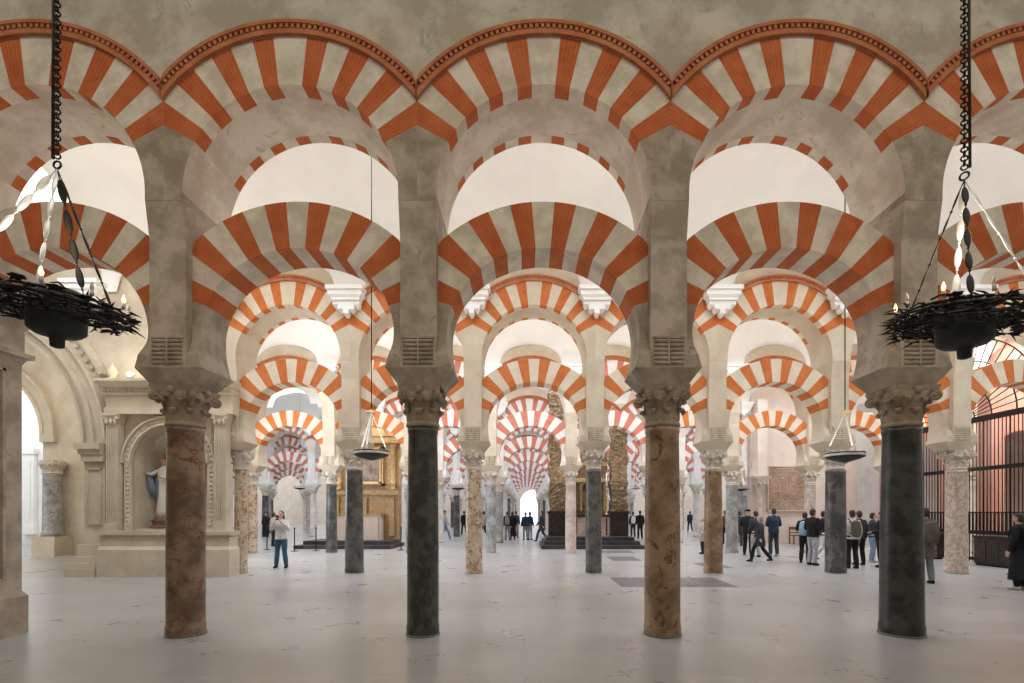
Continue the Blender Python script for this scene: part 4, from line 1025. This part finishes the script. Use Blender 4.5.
def hair_mesh(kind):
    mb = MB()
    if kind == 'hat': mb.ell((0, .0, 1.665), (.088, .098, .055), n=16, k=8); mb.torus((0, 0, 1.645), .083, .016, 18, 6)
    else:
        mb.ell((0, .012, 1.632), (.082, .092, .098), n=18, k=10); mb.ell((0, .035, 1.585), (.078, .07, .085), n=16, k=10)
        if kind == 'long': mb.tube([(0, .06, 1.62), (0, .085, 1.5), (0, .1, 1.34)], [.07, .075, .035], 12); mb.tube([(.07, .02, 1.6), (.08, .01, 1.45)], [.025, .015], 8); mb.tube([(-.07, .02, 1.6), (-.08, .01, 1.45)], [.025, .015], 8)
        if kind == 'hood': mb = MB(); mb.ell((0, .02, 1.615), (.10, .105, .125), n=18, k=10); mb.ell((0, .06, 1.46), (.11, .07, .07), n=16, k=8)
    me = fuse(mb, 'hair', .011, 2)
    bm = bmesh.new(); bm.from_mesh(me)        # clear the face
    for f in [f for f in bm.faces if f.calc_center_median().y < -.035 and f.calc_center_median().z < 1.655 and abs(f.calc_center_median().x) < .075 and kind != 'hat']: bm.faces.remove(f)
    bm.to_mesh(me); bm.free(); return me
HM = {k: hair_mesh(k) for k in ('short', 'long', 'hat', 'hood')}
mb = MB()
for s in (1, -1): mb.ell((s*.029, -.092, 1.613), (.012, .007, .007), n=8, k=6)
EYES = mb.mesh('eyes', [M['hair']])
mb = MB(); mb.ell((0, -.094, 1.553), (.022, .008, .006), n=8, k=6); M['lip'] = plain('lips', (.42, .16, .13), .5); LIPS = mb.mesh('mouth', [M['lip']])
mb = MB(); mb.tube([(0, .21, .95), (0, .22, 1.0), (0, .215, 1.2), (0, .2, 1.36), (0, .18, 1.4)], [.10, .135, .14, .12, .06], 14)
for i, v in enumerate(mb.v): mb.v[i] = (v[0]*1.05, .13+(v[1]-.13)*.75, v[2])
PACKB = fuse(mb, 'backpack', .012, 2)
mb = MB()
for s in (1, -1): mb.tube([(s*.10, .13, 1.34), (s*.11, .04, 1.455), (s*.115, -.09, 1.40), (s*.12, -.14, 1.25), (s*.125, -.10, 1.08), (s*.12, .12, 1.02)], .016, 6)
STRAP = mb.mesh('strap', [M['iron']])
mb = MB(); mb.box(-.04, .04, -.34, -.33, 1.44, 1.59); PHONE = mb.mesh('phone', [M['iron']])
COLS = dict(black=(.012, .012, .014), navy=(.02, .03, .06), char=(.035, .037, .045), white=(.62, .60, .58), grey=(.20, .21, .22), lgrey=(.36, .37, .40), jeans=(.045, .10, .17), ljeans=(.20, .27, .36), olive=(.10, .09, .065), brown=(.11, .07, .05), beige=(.42, .36, .30), sky=(.28, .42, .55), cream=(.55, .48, .43), green=(.06, .08, .06), rose=(.35, .14, .16))
for k_, c_ in COLS.items(): M['c_'+k_] = stone('cloth_'+k_, tuple(x*.8 for x in c_), tuple(x*1.15 for x in c_), 9, .85, .25, fine=60)
M['greyhair'] = plain('grey_hair', (.3, .29, .28), .7)
def over(o, mat):
    o.material_slots[0].link = 'OBJECT'; o.material_slots[0].material = mat
def person(px, d, h, face, label, pose='stand', topk='jacket', top='black', bot='char', hair='short', hc=None, pack=None, shoe='black', bag=None):
    """px: image column of the body, d: distance, face: degrees, 0 = towards the camera"""
    t = empty('person', ((px-525)/F*d, d, 0), radians(face), label, 'person')
    s = h/1.71; t.scale = (s, s, s); B = PB[pose]
    ob('body', B['body'], t)
    o = ob('trousers', B['trousers'], t); over(o, M['c_'+bot])
    o = ob({'jacket': 'jacket', 'puffer': 'puffer_jacket', 'coat': 'coat', 'robe': 'long_coat'}[topk], B[topk], t); over(o, M['c_'+top])
    o = ob('shoes', B['shoes'], t); over(o, M['c_'+shoe])
    o = ob('hair' if hair in ('short', 'long') else 'hood' if hair == 'hood' else 'hat', HM[hair], t); over(o, hc or M['hair'])
    ob('eyes', EYES, t); ob('mouth', LIPS, t)
    if pack: o = ob('backpack', PACKB, t); over(o, M['c_'+pack]); ob('strap', STRAP, t)
    if pose == 'photo': ob('phone', PHONE, t)
    return t
person(281, 14.45, 1.66, 8, 'woman in a white sweater and blue jeans photographing with a phone, alone at the left', 'photo', 'jacket', 'white', 'jeans', 'long', bag=1)
person(274, 23.5, 1.6, 150, 'dark-haired person partly hidden behind the woman in white and jeans', 'stand', 'jacket', 'cream', 'char', 'short')
person(266, 32.5, 1.6, 20, 'person in a long black robe-like coat between two columns at the far left', 'stand', 'robe', 'black', 'black', 'hood', M['c_black'])
person(445, 27.8, 1.72, 95, 'person in pale blue-grey clothes striding past, right of the dark green column', 'walk', 'jacket', 'lgrey', 'ljeans', 'short', shoe='white')
person(464, 34.5, 1.7, 200, 'black-clad person half hidden by the veined column, on its left side', 'walk', 'jacket', 'black', 'char', 'short')
person(483.5, 29.5, 1.68, 250, 'person in a pale top and black trousers between the veined and the grey-green column', 'walk', 'jacket', 'beige', 'black', 'short')
person(498, 30.2, 1.68, 170, 'person in dark clothes just right of the grey-green third-row column', 'stand', 'coat', 'navy', 'char', 'long')
person(507.5, 28.6, 1.66, 178, 'person with a grey backpack in the group of dark-clad visitors at the centre', 'stand', 'jacket', 'black', 'grey', 'short', pack='grey')
person(512.5, 29.4, 1.66, 190, 'person in an ankle-length black coat in the middle of the central group', 'stand', 'robe', 'black', 'black', 'long')
person(516, 31.5, 1.7, 160, 'dark-clad person at the right rear of the central group', 'stand', 'jacket', 'char', 'rose', 'short')
person(525.5, 28.8, 1.62, 200, 'person in a blue-black jacket, left one of the pair by the bright far doorway', 'stand', 'puffer', 'navy', 'grey', 'short')
person(530, 29.2, 1.64, 140, 'person in a navy jacket, right one of the pair by the bright far doorway', 'stand', 'jacket', 'navy', 'lgrey', 'short')
person(541.5, 27.6, 1.7, 270, 'dark silhouette of a person at the left end of the central altar steps', 'walk', 'coat', 'char', 'char', 'short')
person(633, 32, 1.65, 175, 'person with a white backpack right of the central altar', 'stand', 'jacket', 'char', 'char', 'short', pack='white')
person(640, 30.5, 1.72, 185, 'dark-clad person between the altar and the tan near column', 'stand', 'jacket', 'black', 'black', 'short')
person(690, 41, 1.7, 175, 'small far-off person in dark clothes right of the tan near column', 'walk', 'jacket', 'navy', 'char', 'short')
person(702.5, 19.3, 1.42, 260, 'person in a pale grey coat and black trousers half behind the tan second-row column', 'stand', 'coat', 'beige', 'black', 'short', M['greyhair'])
person(725, 25.5, 1.7, 190, 'dark-clad person left of the rosy third-row column', 'stand', 'jacket', 'brown', 'black', 'short')
person(739, 24.0, 1.66, 180, 'person in a dark brown coat right of the rosy third-row column', 'stand', 'coat', 'char', 'brown', 'short')
person(748, 18.7, 1.74, 150, 'person in a black jacket and furry black hat, left of the relief panel', 'front', 'jacket', 'black', 'black', 'hat', M['c_black'])
person(755.5, 17.9, 1.66, 185, 'dark-haired person in grey trousers behind the one in the knee-length coat', 'stand', 'jacket', 'char', 'lgrey', 'short')
person(760, 16.1, 1.50, 230, 'short grey-haired person walking in a dark knee-length coat', 'walk', 'coat', 'char', 'black', 'short', M['greyhair'])
person(773.5, 18.3, 1.76, 185, 'person in a navy puffer jacket under the relief panel', 'front', 'puffer', 'navy', 'char', 'short', shoe='lgrey')
person(805, 15.9, 1.62, 140, 'person in black with a light blue backpack, left of the thick grey column', 'front', 'jacket', 'black', 'black', 'short', pack='sky')
person(813, 15.2, 1.72, 110, 'person in a black jacket and grey trousers, left of the thick grey column', 'front', 'puffer', 'black', 'lgrey', 'short')
person(824, 16.6, 1.66, 80, 'person in white trousers partly hidden by the thick grey column', 'walk', 'jacket', 'black', 'white', 'short', shoe='black')
person(852, 14.3, 1.68, 178, 'person in a white hooded top with a dark backpack between the two dark right columns', 'stand', 'jacket', 'white', 'black', 'short', pack='olive')
person(859, 15.3, 1.66, 175, 'person in black directly behind the one with the white hooded top', 'stand', 'jacket', 'char', 'black', 'short')
person(873, 16.1, 1.60, 75, 'person in a dark jacket and pale jeans left of the black near column', 'front', 'jacket', 'char', 'ljeans', 'short', shoe='lgrey')
person(880, 14.6, 1.62, 250, 'person all in black touching the left edge of the black near column', 'front', 'jacket', 'black', 'black', 'short')
person(925, 11.3, 1.72, 170, 'person in an olive coat with a pack, emerging right of the black near column', 'stand', 'coat', 'olive', 'grey', 'short', pack='olive')
person(1019, 10.4, 1.60, 200, 'person in a long black skirt and dark jacket at the right edge', 'stand', 'robe', 'black', 'black', 'short', shoe='white', pack='navy')
